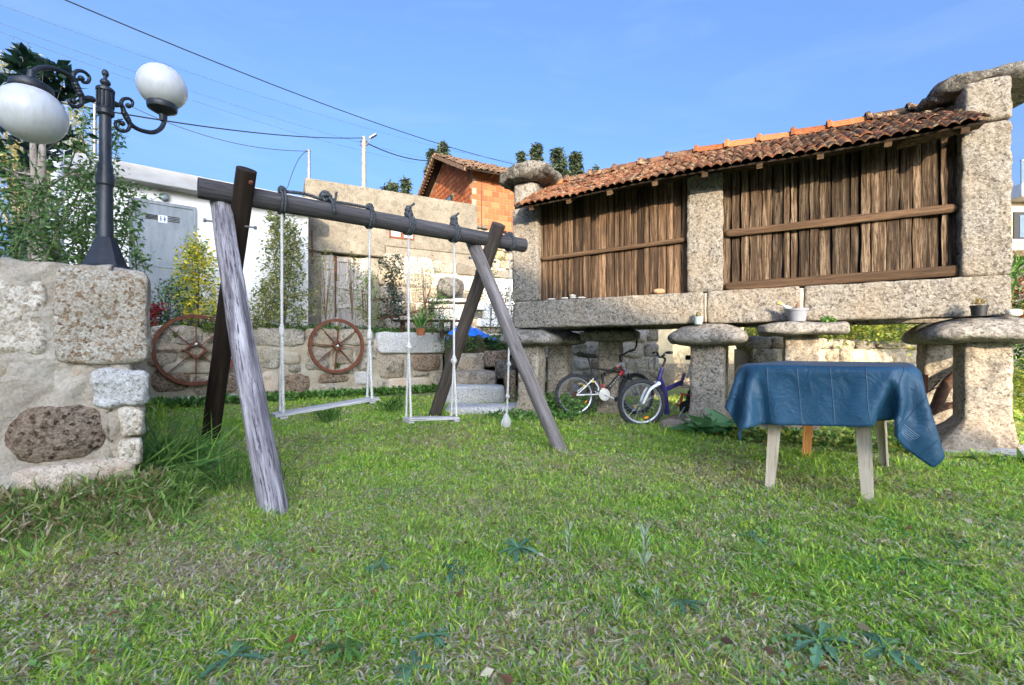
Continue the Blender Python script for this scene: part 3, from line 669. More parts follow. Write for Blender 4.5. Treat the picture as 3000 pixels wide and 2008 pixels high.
cr = beamP(1.148); c_ = Vector((cr.x, cr.y, 0)); crp = thing('climbing_rope', 'single knotted white rope hanging from the crossbar end', 'rope', c_+Z3*.1)
m = MB(); rope(m, [cr-Z3*.07, c_+Z3*1.29, c_-BU*.02+Z3*.72, c_-BU*.035+Z3*.38, c_-BU*.04+Z3*.20]); obj('rope', m, ropemat, crp, smooth='all')
m = MB()
for q, (dx, zz) in enumerate(((0, 1.50), (0, 1.28), (-.01, .79), (-.035, .40))): knot(m, c_+BU*dx+Z3*zz, .018, .011, 4, q)
obj('knot', m, ropemat, crp, smooth='all')
m = MB(); loop(m, cr, n=2); knot(m, cr+Z3*.1, .03, .013, 4, 77); rope(m, catmull([beamP(1.12)+Z3*.09, cr+Z3*.12, beamP(1.17)+Z3*.085], 4), .013); obj('lashing', m, ropedark, crp, smooth='all')
m = MB(); e = c_-BU*.05+Z3*.2
for k in range(9):
    a = k*math.pi/9; d = BU*math.cos(a)+BV*math.sin(a); tube(m, catmull([e, e-Z3*.05+d*.03, e-Z3*.13+d*.05-BU*.01, e-Z3*.18+d*.02-BU*.02, e-Z3*.19-BU*.03, e-Z3*.17-d*.03, e-Z3*.11-d*.045, e-Z3*.05-d*.025, e], 4), .010, 6)
obj('rope_tassel', m, ropemat, crp, smooth='all')

# ---------------------------------------------------------------- raised granary
G0 = Vector((0, 6.5, 0))
def G(s, w, z=0): return G0+D*s+Nn*w+Z3*z
gr = thing('granary', 'raised granite and timber granary with tiled roof on mushroom shaped staddle stones', 'granary', G(2.5, .6))
GA = (D, Nn, Z3)
def gblk(name, s0, s1, w0, w1, z0, z1, mt, k=16, amp=.010, n3=(10, 8, 10), seed=1, fr=9., shape=None, parent=None):
    if mt is G_hor: k = 30; n3 = tuple(int(x*1.5) for x in n3)
    c = G((s0+s1)/2, (w0+w1)/2, (z0+z1)/2); m = MB()
    stone(m, c, ((s1-s0)/2, (w1-w0)/2, (z1-z0)/2), GA, k, amp, 1, fr, seed, n3, shape, 4); return obj(name, m, mt, parent or gr, smooth='all', loc=c)
# sill beams (three stones), floor, uprights, end walls
for a, b, i in ((0, 2.54, 1), (2.565, 3.49, 2), (3.515, 5.12, 3)): gblk('sill_beam', a, b, 0, .30, 1.268, 1.643, G_hor, 26, .011, (int((b-a)*16), 5, 8), i, 5.)
gblk('sill_beam', 0, 5.1, 1.02, 1.32, 1.268, 1.64, G_hor, 20, .01, (30, 5, 6), 4)
gblk('joint', 2.535, 2.57, .015, .28, 1.28, 1.63, G_pink, 16, .004, (2, 3, 4)); gblk('joint', 3.48, 3.52, .015, .28, 1.28, 1.63, G_pink, 16, .004, (2, 3, 4))
gblk('floor_slab', .05, 5.05, .28, 1.03, 1.45, 1.60, G_hor, 20, .005, (20, 6, 3), 5)
gblk('pillar', .0, .40, .0, .42, 1.64, 2.98, G_hor, 20, .009, (8, 8, 20), 6); gblk('pillar', .0, .30, .44, 1.3, 1.64, 3.0, G_hor, 20, .009, (6, 10, 16), 7)
def taper(w, q): 
    return w
gblk('pillar', 2.345, 2.735, .02, .40, 1.642, 3.04, G_hor, 18, .013, (8, 8, 22), 8)
gblk('pillar', 4.775, 5.115, .0, .42, 1.642, 3.06, G_hor, 18, .016, (8, 8, 24), 9); gblk('pillar', 4.85, 5.1, .44, 1.3, 1.64, 3.05, G_hor, 18, .01, (6, 10, 16), 10)
gblk('gable_stone', -.01, .33, .0, 1.25, 2.985, 3.36, G_cap, 8, .02, (8, 14, 8), 11); gblk('gable_stone', 4.80, 5.12, .0, 1.28, 3.065, 3.46, G_hor, 10, .02, (8, 14, 8), 12)
def hat(c, h, seed, tilt, mt):
    m = MB(); a = (D.copy(), Nn.copy(), Z3.copy()); Rm = Matrix.Rotation(tilt[0], 3, Nn) @ Matrix.Rotation(tilt[1], 3, D); a = tuple(Rm @ x for x in a)
    stone(m, c, h, a, 3.2, .045, 18, 3.2, seed, oct=5); obj('cap_slab', m, mt, gr, smooth='all', loc=c)
hat(G(.17, .28, 3.46), (.40, .46, .125), 41, (-.10, .08), G_hat); hat(G(5.05, .50, 3.52), (.45, .46, .085), 52, (.02, .0), G_hat)
gblk('gable_stone', 4.55, 4.86, .2, .9, 3.42, 3.52, G_hat, 4, .04, (6, 8, 5), 13)
# staddle stones: shaft with flared foot, cap
def staddle(s, w, cr, cz0, cz1, sw_, ch=1.0, foot=.09, flat=False, side=False, seed=1, mt=None, sc_=None, sz=.0):
    def sh(p, q):
        t = max(0, 1-(p.z+.02)/.33); r = p-G(s, w); r.z = 0; k = foot/sw_*t**1.25*((.15 if r.dot(D) > 0 else 1) if side else 1)
        return p+r*k
    c = G(s, w, cz0/2); m = MB(); stone(m, c, (sw_, sw_*.95, cz0/2+.03), GA, 22, .012, 1, 7, seed, (10, 10, 26), sh, 4)
    obj('staddle_shaft', m, mt or G_stad, gr, smooth='all', loc=c)
    c = G(s, w-.02, (cz0+cz1)/2); m = MB(); h = (cz1-cz0)/2
    def dome(p, q):
        if flat: return p
        t = (p.z-c.z)/h; f = 1-.42*max(0, (t+.25)/1.25)**1.6; r = p-c; r.z = 0; r2 = r*f; return Vector((c.x+r2.x, c.y+r2.y, p.z))
    stone(m, c, (cr, cr*.9, h), (GA[0], GA[1], Z3), 4.6 if flat else 4.4, .026, 14, 3.2, seed+30, shape=dome, oct=4); obj('staddle_cap', m, sc_ or G_cap, gr, smooth='all', loc=c)
staddle(.20, .24, .40, 1.02, 1.262, .155, seed=2, foot=.09); staddle(2.56, .22, .44, 1.01, 1.262, .185, seed=3, foot=.11, mt=G_hor); staddle(4.98, .22, .46, 1.02, 1.262, .168, seed=4, foot=.34, side=True)
staddle(3.50, .12, .41, 1.115, 1.255, .155, seed=5, flat=True, foot=.04)
staddle(.28, 1.15, .40, 1.04, 1.262, .165, seed=6, foot=.12); staddle(1.11, 1.16, .42, 1.09, 1.262, .155, seed=7, flat=True, foot=.05); staddle(2.55, 1.12, .46, 1.02, 1.262, .19, seed=8, foot=.06); staddle(4.92, 1.12, .30, 1.02, 1.262, .17, seed=9, foot=.08)
c_ = G(2.62, .2, .02); m_ = MB(); stone(m_, c_, (.60, .42, .10), GA, 5, .04, 12, 4, 88, oct=4); obj('footing_stone', m_, G_stad, gr, smooth='all', loc=c_)
c_ = G(4.95, .12, .0); m_ = MB(); stone(m_, c_, (.42, .40, .05), GA, 5, .03, 10, 4, 89); obj('footing_stone', m_, White and G_grey, gr, smooth='all', loc=c_)
# boards
def board(s0, s1, w, z0, z1, mt, seed, wob):
    """one plank with wavering edges, in local space, grain along z"""
    n = 12; hw = (s1-s0)/2; th = .011; vs = []; dz = (z1-z0)/n
    tl = rnd.uniform(-.01, .01)
    for i in range(n+1):
        z = -(z1-z0)/2+i*dz; e0 = -hw+wob*fn((seed, 0, i*.45), 1)+tl*(i/n-.5); e1 = hw+wob*fn((0, seed, i*.45), 1)+tl*(i/n-.5)
        b = .5*wob*fn((seed, seed, i*.3), 1); jz = (.012*fn((seed, 9, 1), 1) if i in (0,) else 0)
        for x, y in ((e0, -th+b), (e0*.0+(e0+e1)/2, -th*1.25+b+wob*.4*fn((seed, 5, i*.5), 1)), (e1, -th+b), (e1, th+b), (e0, th+b)): vs.append((x, y, z+jz))
    f = [(i*5+k, i*5+(k+1) % 5, (i+1)*5+(k+1) % 5, (i+1)*5+k) for i in range(n) for k in range(5)]+[tuple(range(5))[::-1], tuple(n*5+k for k in range(5))]
    m = MB(); m.add(vs, f); me = mesh_of('board', m, mt)
    M = Matrix((D, Nn, Z3)).transposed().to_4x4() @ Matrix.Rotation(rnd.uniform(-.03, .03), 4, 'Z'); M.translation = G((s0+s1)/2, w, (z0+z1)/2); inst('board', me, gr, M)
P0 = G(0, .12)
b1 = [325, 368, 406, 440, 479, 520, 559, 602, 675, 733, 792, 853, 913, 950, 991, 1043, 1091, 1140, 1186, 1247, 1312, 1368, 1424, 1475]
for i in range(len(b1)-1):
    sa = onplane(1450+b1[i]/2.613, 750, P0, D)[0]; sb = onplane(1450+b1[i+1]/2.613, 750, P0, D)[0]
    board(sa+.005, sb-.005, .135+rnd.uniform(-.014, .012), 1.645, 3.08, W_board, i+1, .007)
b2 = [118, 170, 222, 271, 336, 392, 450, 490, 535, 592, 645, 712, 815, 868, 925, 1008, 1078, 1148, 1200, 1300, 1345, 1410, 1450]
for i in range(len(b2)-1):
    sa = onplane(2050+b2[i]*.5422, 700, P0, D)[0]; sb = onplane(2050+b2[i+1]*.5422, 700, P0, D)[0]
    if sb > 5.0: sb = 4.86
    g_ = .007+.011*rnd.random()
    board(sa+g_*.5, sb-g_*.6, .14+rnd.uniform(-.022, .018), 1.69, 3.1, W_board2, i+51, .011)
def rail(s0, s1, z, hh, w, seed, zb=0):
    L = s1-s0; m = MB()
    stone(m, (0, 0, 0), (L/2, .022, hh), (X3, Y3, Z3), 14, .006, 1, 3., seed, (26, 2, 3)); me = mesh_of('rail', m, W_rail, True)
    ex = (D*L+Z3*zb).normalized(); M = Matrix((ex, Nn, ex.cross(Nn))).transposed().to_4x4(); M.translation = G((s0+s1)/2, w, z); inst('rail', me, gr, M)
rail(.39, 2.36, 2.262, .028, .095, 3, .06); rail(2.73, 4.80, 2.31, .042, .085, 4, .01); rail(2.73, 4.84, 1.70, .052, .07, 5, .03)
gblk('light_block_panel', .35, 4.9, .18, .22, 1.6, 3.15, Dark, 30, 0, (2, 2, 2)); gblk('back_boards', .3, 4.85, 1.16, 1.2, 1.62, 3.1, W_board, 30, .002, (20, 2, 4))  # near-black panel added behind the front boards to block light; then the back boards
# roof frame
TH = R(30.2); TU = (Nn*math.cos(TH)+Z3*math.sin(TH)).normalized(); TN = D.cross(TU).normalized()
def RP(s, t, h=0): sag = .07*max(0, 1-s/3.2)**1.5+.012*math.sin(s*2.2); return G(s, -.37)+TU*t+TN*h+Z3*(2.925-sag)
def roofboards():
    m = MB(); n = 14
    for h in (-.028, -.012):
        for i in range(n+1):
            s = .22+(4.62)*i/n
            for t in (.02, 1.17): m.v.append(tuple(RP(s, t, h)))
    o = 2*(n+1)
    for i in range(n):
        m.f += [(2*i, 2*i+2, 2*i+3, 2*i+1), (o+2*i, o+2*i+1, o+2*i+3, o+2*i+2), (2*i, o+2*i, o+2*i+2, 2*i+2), (2*i+1, 2*i+3, o+2*i+3, o+2*i+1)]
    obj('roof_boarding', m, W_stain, gr)
    m = MB()
    for i in range(n+1):
        s = .22+4.62*i/n; p = RP(s, 1.17, 0); q = p+Nn*1.0-Z3*.6
        m.v += [tuple(p), tuple(q), tuple(p+Z3*.03), tuple(q+Z3*.03)]
    m.f = [f for i in range(n) for f in ((4*i, 4*i+4, 4*i+5, 4*i+1), (4*i+2, 4*i+3, 4*i+7, 4*i+6))]
    obj('roof_boarding', m, T_ridge, gr, kind='stuff')
roofboards()
for i in range(9):
    s = .45+i*.53; m = MB(); e = .0+.05*rnd.random(); a = RP(s, .03-e, -.055); b = RP(s, 1.1, -.055); ax = (b-a).normalized()
    bbox(m, (0, 0, 0), (.03, (b-a).length/2, .025), b=.004); M = Matrix((D, ax, D.cross(ax))).transposed().to_4x4(); M.translation = (a+b)/2; inst('rafter', mesh_of('rafter', m, W_rail), gr, M)
gblk('wall_plate', .35, 4.8, .06, .20, 3.03, 3.13, W_rail, 16, .008, (30, 3, 3), 71)
m_ = MB(); bbox(m_, (0, 0, 0), (.30, .10, .018), b=.004); M = Matrix((D, Nn, Z3)).transposed().to_4x4() @ Matrix.Rotation(-.12, 4, 'Y'); M.translation = G(4.58, -.14, 2.97); inst('eave_board', mesh_of('eave_board', m_, W_board2), gr, M)
def tile_mesh(seed):
    m = MB(); nx = 12; ny = 3; W, L, th = .205, .37, .017; q = random.Random(seed); vs = []
    pr = []
    for i in range(nx+1):
        u = i/nx; pr.append((-.5*W+W*u, .027*abs(math.sin(math.pi*(u*2))) if (u*2) % 1 < 1 else 0))
    chip = q.random() < .3
    for j in range(ny+1):
        for i, (x, z) in enumerate(pr):
            y = L*j/ny; 
            if j == 0: y += .008*q.random()+(.02 if chip and i > nx-4 else 0)
            vs.append((x, y, z*(1+.15*q.random())))
    o = len(vs); vs += [(x, y, z-th) for x, y, z in vs]; k = nx+1; f = []
    for j in range(ny):
        for i in range(nx):
            a = j*k+i; f.append((a, a+1, a+k+1, a+k)); f.append((o+a, o+a+k, o+a+k+1, o+a+1))
    for i in range(nx): f.append((i, o+i, o+i+1, i+1)); a = ny*k+i; f.append((a, a+1, o+a+1, o+a))
    for j in range(ny): a = j*k; f.append((a, a+k, o+a+k, o+a)); a = j*k+nx; f.append((a, o+a, o+a+k, a+k))
    m.add(vs, f); return mesh_of('roof_tile', m, T_old)
tms = [tile_mesh(i) for i in range(5)]
NC = 24
for j in range(5):
    for i in range(NC):
        s = .27+(4.56)*(i+.5)/NC; t = -.035+j*.255; a = RP(s, t+.1)
        yd = (RP(s, t+.3)-a).normalized(); xd = (RP(s+.1, t+.1)-RP(s-.1, t+.1)).normalized(); zd = xd.cross(yd)
        M = Matrix((xd, yd, zd)).transposed().to_4x4(); M.translation = RP(s, t+rnd.uniform(-.01, .01), .028+.012*rnd.random()) if j < 4 else RP(s, t, .02)
        M = M @ Matrix.Rotation(-.075+rnd.uniform(-.025, .025), 4, 'X') @ Matrix.Rotation(rnd.uniform(-.06, .06), 4, 'Z') @ Matrix.Rotation(rnd.uniform(-.06, .06), 4, 'Y') @ Matrix.Diagonal((.97, .9 if j == 4 else 1., 1, 1))
        inst('roof_tile', tms[rnd.randrange(5)], gr, M)
def ridge_tile(mt):
    m = MB(); vs = []
    pf = [(-.115, -.045), (-.085, .022), (-.035, .055), (.035, .055), (.085, .022), (.115, -.045)]
    sec = [(0, 1.16, .012), (.035, 1.22, .018), (.055, 1.05, .004), (.06, 1.0, 0), (.39, .93, -.006)]
    for x, k, dz in sec:
        for y, z in pf: vs.append((x, y*k, z*k+dz))
    o = len(vs)
    for x, k, dz in sec:
        for y, z in pf: vs.append((x, y*k*.87, z*k*.87+dz-.012))
    f = []; n = 6
    for i in range(4):
        for k in range(5): a = i*n+k; f += [(a, a+n, a+n+1, a+1), (o+a, o+a+1, o+a+n+1, o+a+n)]
        for a in (i*n, i*n+5): f.append((a, o+a, o+a+n, a+n))
    for k in range(5): f += [(k, k+1, o+k+1, o+k), (4*n+k, o+4*n+k, o+4*n+k+1, 4*n+k+1)]
    m.add(vs, f); return mesh_of('ridge_tile', m, mt)
rn_, ro_ = ridge_tile(T_new), ridge_tile(T_ridge)
for i in range(13):
    s = .24+i*.355; a = RP(s, 1.14, .03); b = RP(s+.355, 1.14, .03); xd = (b-a).normalized(); yd = Z3.cross(xd).normalized()
    M = Matrix((xd, yd, xd.cross(yd))).transposed().to_4x4() @ Matrix.Rotation(rnd.uniform(-.06, .06), 4, 'X') @ Matrix.Rotation(.02+rnd.uniform(-.015, .015), 4, 'Y'); M.translation = a+Z3*.0
    new = i in (0, 6, 7, 8, 9, 10); o = inst('ridge_tile', rn_ if new else ro_, gr, M)
# pebbles on the sill
def pebble(name, c, h, mt, lab, seed, grp=None):
    m = MB(); stone(m, c, h, GA, 2.3, .006, 6, 9, seed); return tagt(obj(name, m, mt, None, smooth='all', loc=c), lab, 'stone', grp)
PebW = granite('pebble_white', (.72, .69, .62), (.55, .51, .44), (.3, .27, .22), (.6, .5, .35), .3, 120, .003, bs=.3); PebB = granite('pebble_brown', (.42, .28, .17), (.3, .18, .1), (.14, .08, .05), (.4, .22, .1), .4, 120, .003, bs=.3)
for px, py, hx, hz, mt, lab in ((1616, 876, .062, .014, PebW, 'flat white pebble, leftmost on the granary sill beam'), (1655, 876, .05, .018, PebW, 'white pebble just left of the small pebble pile on the sill'), (1679, 876, .045, .017, PebW, 'lower white pebble of the small pile on the sill'),
      (1677, 868, .04, .016, PebW, 'white pebble lying on top of the pile on the sill'), (1704, 872, .055, .012, PebW, 'flat white pebble just right of the pebble pile'), (1930, 850, .072, .034, PebB, 'round brown stone on the granary sill by the middle pillar')):
    s, z = onplane(px, py, G(0, .06), D); z = 1.645+hz+(.030 if py == 868 else 0); pebble('pebble', G(s, .06, z), (hx, .045, hz), mt, lab, int(px))
s, z = onplane(2973, 918, G(0, -.12), D); pebble('pebble', G(s, -.1, 1.285), (.055, .05, .035), PebW, 'pale round stone on the right staddle cap beside the black pot', 5)

# ---------------------------------------------------------------- leaves
PAL = {'green': [(.09, .22, .04), (.14, .30, .06), (.19, .36, .08), (.07, .16, .04)], 'dark': [(.02, .05, .035), (.03, .07, .04), (.045, .09, .05), (.02, .045, .05)],
       'yellow': [(.75, .60, .05), (.82, .70, .09), (.62, .56, .06), (.34, .40, .07), (.26, .34, .07), (.80, .60, .04)], 'varieg': [(.32, .31, .09), (.22, .25, .08), (.42, .38, .14), (.10, .14, .05), (.16, .2, .06)],
       'rose': [(.09, .18, .05), (.13, .24, .07), (.06, .12, .04), (.18, .29, .09)], 'gold': [(.48, .42, .17), (.38, .36, .14), (.58, .50, .24), (.22, .24, .09)], 'red': [(.45, .02, .05), (.35, .02, .04), (.25, .05, .04)],
       'euc': [(.055, .085, .05), (.08, .11, .065), (.12, .14, .08), (.035, .055, .035)], 'lit': [(.34, .38, .06), (.24, .32, .05), (.45, .42, .10), (.14, .20, .04)], 'blueg': [(.13, .28, .15), (.18, .35, .20), (.10, .22, .13), (.20, .36, .14)], 'silver': [(.48, .58, .42), (.56, .66, .50)],
       'dry': [(.5, .4, .24), (.38, .28, .15), (.6, .52, .36), (.25, .17, .09)], 'ivy': [(.11, .25, .05), (.16, .33, .07), (.07, .15, .035), (.22, .38, .09)]}
def leaves(name, C, size, pal, parent=None, asp=.5, up=.3, fold=.25, jit=.3, mat=None, dirs=None, curve=0., **tags):
    """many leaf blades (2 quads folded on the midrib) at centres C, one mesh"""
    C = np.asarray(C, float).reshape(-1, 3); n = len(C)
    d = nr.normal(size=(n, 3)) if dirs is None else np.asarray(dirs, float)+nr.normal(size=(n, 3))*jit
    if dirs is None: d[:, 2] = d[:, 2]*.6+up
    d /= np.linalg.norm(d, axis=1, keepdims=True)+1e-9
    s = np.cross(d, nr.normal(size=(n, 3))+np.array([0, 0, 1.2])); s /= np.linalg.norm(s, axis=1, keepdims=True)+1e-9
    nn = np.cross(s, d); L = (size*(1+nr.uniform(-.4, .4, n)))[:, None]; Wd = L*asp*.5
    v = np.empty((n, 6, 3)); v[:, 0] = C; v[:, 1] = C+d*L*.4+s*Wd+nn*Wd*fold; v[:, 2] = C+d*L*.4-s*Wd+nn*Wd*fold; v[:, 3] = C+d*L*.45
    v[:, 4] = C+d*L-nn*L*curve; v[:, 5] = C+d*L*.7+s*Wd*0
    off = wl(parent) if parent is not None else Vector((0, 0, 0)); v -= np.array(off)
    me = bpy.data.meshes.new(name); base = (np.arange(n)*6)[:, None]
    tri = np.concatenate([base+np.array([0, 3, 1]), base+np.array([1, 3, 4]), base+np.array([0, 2, 3]), base+np.array([2, 4, 3])], 1).reshape(-1)
    me.vertices.add(n*6); me.vertices.foreach_set('co', v.reshape(-1)); me.loops.add(len(tri)); me.loops.foreach_set('vertex_index', tri.astype(np.int32))
    nf = len(tri)//3; me.polygons.add(nf); me.polygons.foreach_set('loop_start', np.arange(nf, dtype=np.int32)*3); me.polygons.foreach_set('loop_total', np.full(nf, 3, np.int32))
    me.update(); P = np.array(PAL[pal] if isinstance(pal, str) else pal); c = P[nr.randint(0, len(P), n)]*(1+nr.uniform(-.25, .25, (n, 1)))
    col = np.ones((n, 6, 4)); col[:, :, :3] = c[:, None, :]; at_ = me.color_attributes.new('Col', 'FLOAT_COLOR', 'POINT'); at_.data.foreach_set('color', col.reshape(-1))
    me.materials.append(mat or Leaf); o = bpy.data.objects.new(name, me); sc.collection.objects.link(o)
    if parent is not None: o.parent = parent
    for k, q in tags.items(): o[k] = q
    return o
def blob(c, r, n, shell=.45):
    p = nr.normal(size=(n, 3)); p /= np.linalg.norm(p, axis=1, keepdims=True); p *= (shell+(1-shell)*nr.uniform(0, 1, (n, 1)))
    return p*np.array(r)+np.array(c)
def clumps(c, r, nc, n, cr, flat=1.):
    cc = blob(c, r, nc, .35); return np.concatenate([blob(q, (cr*nr.uniform(.6, 1.3), cr*nr.uniform(.6, 1.3), cr*flat*nr.uniform(.6, 1.2)), n, .2) for q in cc])
def shrub(name, lab, cat, base, stems, foliage, lsize, pal, asp=.5, stemr=.008, smat=None, extra=None, up=.3, group=None, pname='foliage'):
    base = Vector(base); r = thing(name, lab, cat, base, group); m = MB()
    for st in stems: tube(m, catmull([base+Vector(p) for p in st], 5), lambda t: stemr*(1-.7*t), 6)
    if stems: obj('stem', m, smat or StemB, r, smooth='all')
    leaves(pname, np.asarray(foliage)+np.array(base), lsize, pal, r, asp, up)
    return r

# ---------------------------------------------------------------- bicycles
TyreM = plain('tyre_rubber', (.035, .036, .04), .75, .3, 30, .3); RimM = plain('alloy_rim', (.33, .34, .36), .35, .1, 20, .5, .7); Chrome = plain('steel_spoke', (.4, .4, .4), .3, .05, 20, .5, .8)
WhiteP = plain('white_frame_paint', (.72, .73, .75), .3, .06, 15, .5); RedP = plain('red_frame_paint', (.55, .02, .03), .35, .1, 15, .5); BlackP = plain('black_plastic', (.02, .02, .022), .5, .1, 15, .4); PurpP = plain('purple_frame_paint', (.032, .027, .13), .3, .15, 15, .5)
SilvP = plain('silver_paint', (.42, .46, .50), .3, .06, 15, .5, .4); Orange = plain('orange_reflector', (.85, .28, .02), .25, .1, 20, .6); YellowP = plain('yellow_plastic', (.75, .58, .03), .4, .1, 20, .5)
def wheel(root, c, R_, T, mt_t, cass=False):
    """wheel in the x-z plane at local c; T maps local points"""
    c = Vector(c); w = MB(); rr = R_-.028
    n = 72; vs = []; nv = 10
    def P(p): return T(Vector(p))
    m = MB(); torus(m, c, rr, .028, (X3, Z3, Y3), 72, 10); nk = 0
    for i in range(60):
        a = 2*math.pi*i/60; d = Vector((math.cos(a), 0, math.sin(a))); t = Vector((-d.z, 0, d.x)); box(m, c+d*(R_-.001)+Y3*(.008 if i % 2 else -.008), (.006, .011, .006), (d, Y3, t))
    m.v = [tuple(P(v)) for v in m.v]; ty = obj('tyre', m, mt_t, root, smooth=35, local=True)
    m = MB(); torus(m, c, R_-.060, 0, (X3, Z3, Y3), 60, prof=[(-.012, -.006), (0, -.012), (.016, -.012), (.016, .012), (0, .012), (-.012, .006)]); m.v = [tuple(P(v)) for v in m.v]; obj('rim', m, RimM, root, smooth=30, local=True)
    m = MB(); ns = 32
    for i in range(ns):
        a = 2*math.pi*i/ns; b = a+(.55 if i % 4 < 2 else -.55); sd = .03 if i % 2 else -.03
        tube(m, [P(c+Vector((math.cos(b)*.02, sd, math.sin(b)*.02))), P(c+Vector((math.cos(a)*(R_-.066), 0, math.sin(a)*(R_-.066))))], .0012, 4)
    obj('spokes', m, Chrome, root, local=True)
    m = MB(); tube(m, [P(c+Y3*y) for y in (-.055, -.035, -.034, .034, .035, .055)], [.008, .008, .024, .024, .008, .008], 12)
    if cass:
        for k in range(6): tube(m, [P(c-Y3*(.033+k*.004)), P(c-Y3*(.035+k*.004))], .05-.006*k, 16)
    obj('hub', m, RustD if cass else RimM, root, smooth=35, local=True)
    for a in ((-.6, .7) if cass else (-1.9,)):
        m = MB(); d = Vector((math.cos(a), 0, math.sin(a))); t = Vector((-d.z, 0, d.x)); q = c+d*R_*.62
        vs = [P(q+d*(.016*math.sin(k*math.pi/6))+t*(.032*math.cos(k*math.pi/6))+Y3*y) for y in (-.008, .008) for k in range(12)]
        m.add(vs, [tuple(range(12)), tuple(range(12, 24))[::-1]]+[(k, (k+1) % 12, 12+(k+1) % 12, 12+k) for k in range(12)]); obj('reflector', m, Orange if a != .7 else YellowP, root, local=True)
def tb(root, name, segs, mt, T=lambda p: Vector(p), sides=10):
    m = MB()
    for pts, r in segs:
        q = catmull(pts, 6) if len(pts) > 2 else [Vector(p) for p in pts]; tube(m, [T(p) for p in q], (lambda t, r=r: r[0]+(r[1]-r[0])*t) if isinstance(r, tuple) else r, sides)
    return obj(name, m, mt, root, smooth=50, local=True)
I_ = lambda p: Vector(p)
def steer(hp, hd, ang):
    hp, hd = Vector(hp), Vector(hd).normalized(); Rm = Matrix.Rotation(ang, 3, hd); return lambda p: hp+Rm @ (Vector(p)-hp)
def bar_parts(root, T, x, z, hw, bend, ends=False, rise=.03):
    tb(root, 'handlebar', [([(x, -hw, z), (x+.01, -hw*.45, z-.002), (x+bend, -.05, z-rise), (x+bend, .05, z-rise), (x+.01, hw*.45, z-.002), (x, hw, z)], .012)], BlackP, T)
    for s in (-1, 1):
        tb(root, 'grip', [([(x-.0, s*hw, z), (x+.003, s*(hw-.12), z)], .0175)], BlackP, T)
        tb(root, 'brake_lever', [([(x+.03, s*(hw-.15), z-.01), (x+.055, s*(hw-.11), z-.025), (x+.06, s*(hw-.02), z-.04)], .006), ([(x, s*(hw-.15), z), (x+.03, s*(hw-.15), z-.01)], .012)], Chrome, T)
        if ends: tb(root, 'bar_end', [([(x, s*(hw), z), (x+.04, s*(hw), z+.06), (x+.07, s*(hw-.02), z+.14)], .013)], BlackP, T)
# silver/red bicycle (its right side faces the viewpoint)
ra = Vector((.925, 6.6, 0)); rb = Vector((1.93, 6.82, 0)); hd_ = math.atan2(rb.y-ra.y, rb.x-ra.x)
bk = thing('bicycle', 'silver red and black bicycle leaning under the granary, facing right', 'bicycle', ra, None, (R(-5), 0, hd_)); zr = .305
wr = bpy.data.objects.new('wheel', None); sc.collection.objects.link(wr); wr.parent = bk; wheel(wr, (0, 0, zr), .31, I_, TyreM, True)
T1 = steer((.79, 0, .64), (-.3, 0, 1), R(10))
wf = bpy.data.objects.new('wheel', None); sc.collection.objects.link(wf); wf.parent = bk; wheel(wf, (.985, 0, zr), .31, T1, TyreM)
bb = (.43, 0, .305)
f_ = tb(bk, 'frame', [([(.78, 0, .66), (.45, 0, .33)], (.028, .026)), ([(.75, 0, .74), (.47, 0, .61)], .02), ([(.74, 0, .63), (.26, 0, .70)], .014), ([(.44, 0, .62), (.435, 0, .31)], .019)], BlackP)
tb(bk, 'head_tube', [([(.745, 0, .78), (.80, 0, .62)], .024), ([(.74, 0, .755), (.66, 0, .71)], .024)], SilvP)
tb(bk, 'frame_panel', [([(.765, 0, .645), (.705, 0, .585)], .0305), ([(.725, 0, .729), (.655, 0, .697)], .0225), ([(.50, 0, .38), (.475, 0, .355)], .0305), ([(.437, 0, .46), (.437, 0, .40)], .0215)], RedP)
tb(bk, 'frame_panel', [([(.475, 0, .355), (.44, 0, .32)], .031), ([(.437, 0, .40), (.435, 0, .31)], .022)], WhiteP)
tb(bk, 'swing_arm', [([(.40, -.045, .31), (.0, -.055, zr)], .011), ([(.40, .045, .31), (.0, .055, zr)], .011), ([(.28, -.04, .54), (.14, -.05, .42), (.0, -.055, zr)], .010), ([(.28, .04, .54), (.14, .05, .42), (.0, .055, zr)], .010), ([(.28, 0, .54), (.36, 0, .42), (.36, 0, .36)], .012)], WhiteP)
m = MB()
tube(m, [(.26+.2*t/40, math.cos(t*1.2)*.022, .50+.1*t/40+math.sin(t*1.2)*.022) for t in range(41)], .005, 6); obj('shock_spring', m, BlackP, bk, local=True)
tb(bk, 'seat_post', [([(.27, 0, .68), (.215, 0, .86)], .013), ([(.26, 0, .52), (.27, 0, .70)], .012)], BlackP)
def saddle(root, x, z):
    m = MB(); n = 9; vs = []
    for i in range(n):
        t = i/(n-1); y = .085*(1-t)**1.3+.018; zz = z+.012*math.cos(t*3.1)+.012*(t < .15)
        for a in range(8): an = 2*math.pi*a/8; vs.append((x-.12+.26*t, y*math.cos(an), zz+.030*math.sin(an)-(.02*(1-t) if math.sin(an) < 0 else 0)))
    f = [(i*8+a, i*8+(a+1) % 8, (i+1)*8+(a+1) % 8, (i+1)*8+a) for i in range(n-1) for a in range(8)]+[tuple(range(8))[::-1], tuple((n-1)*8+a for a in range(8))]; m.add(vs, f); obj('saddle', m, BlackP, root, smooth=60, local=True)
saddle(bk, .20, .885)
m = MB(); tube(m, [(.43, -.058, .305), (.43, -.066, .305)], .088, 28); obj('chainring_guard', m, plain('ivory_plastic', (.66, .64, .58), .4, .1, 12), bk, smooth=40, local=True)
tb(bk, 'crank', [([(.43, -.075, .305), (.585, -.08, .235)], .011), ([(.43, .06, .305), (.275, .08, .375)], .011)], WhiteP)
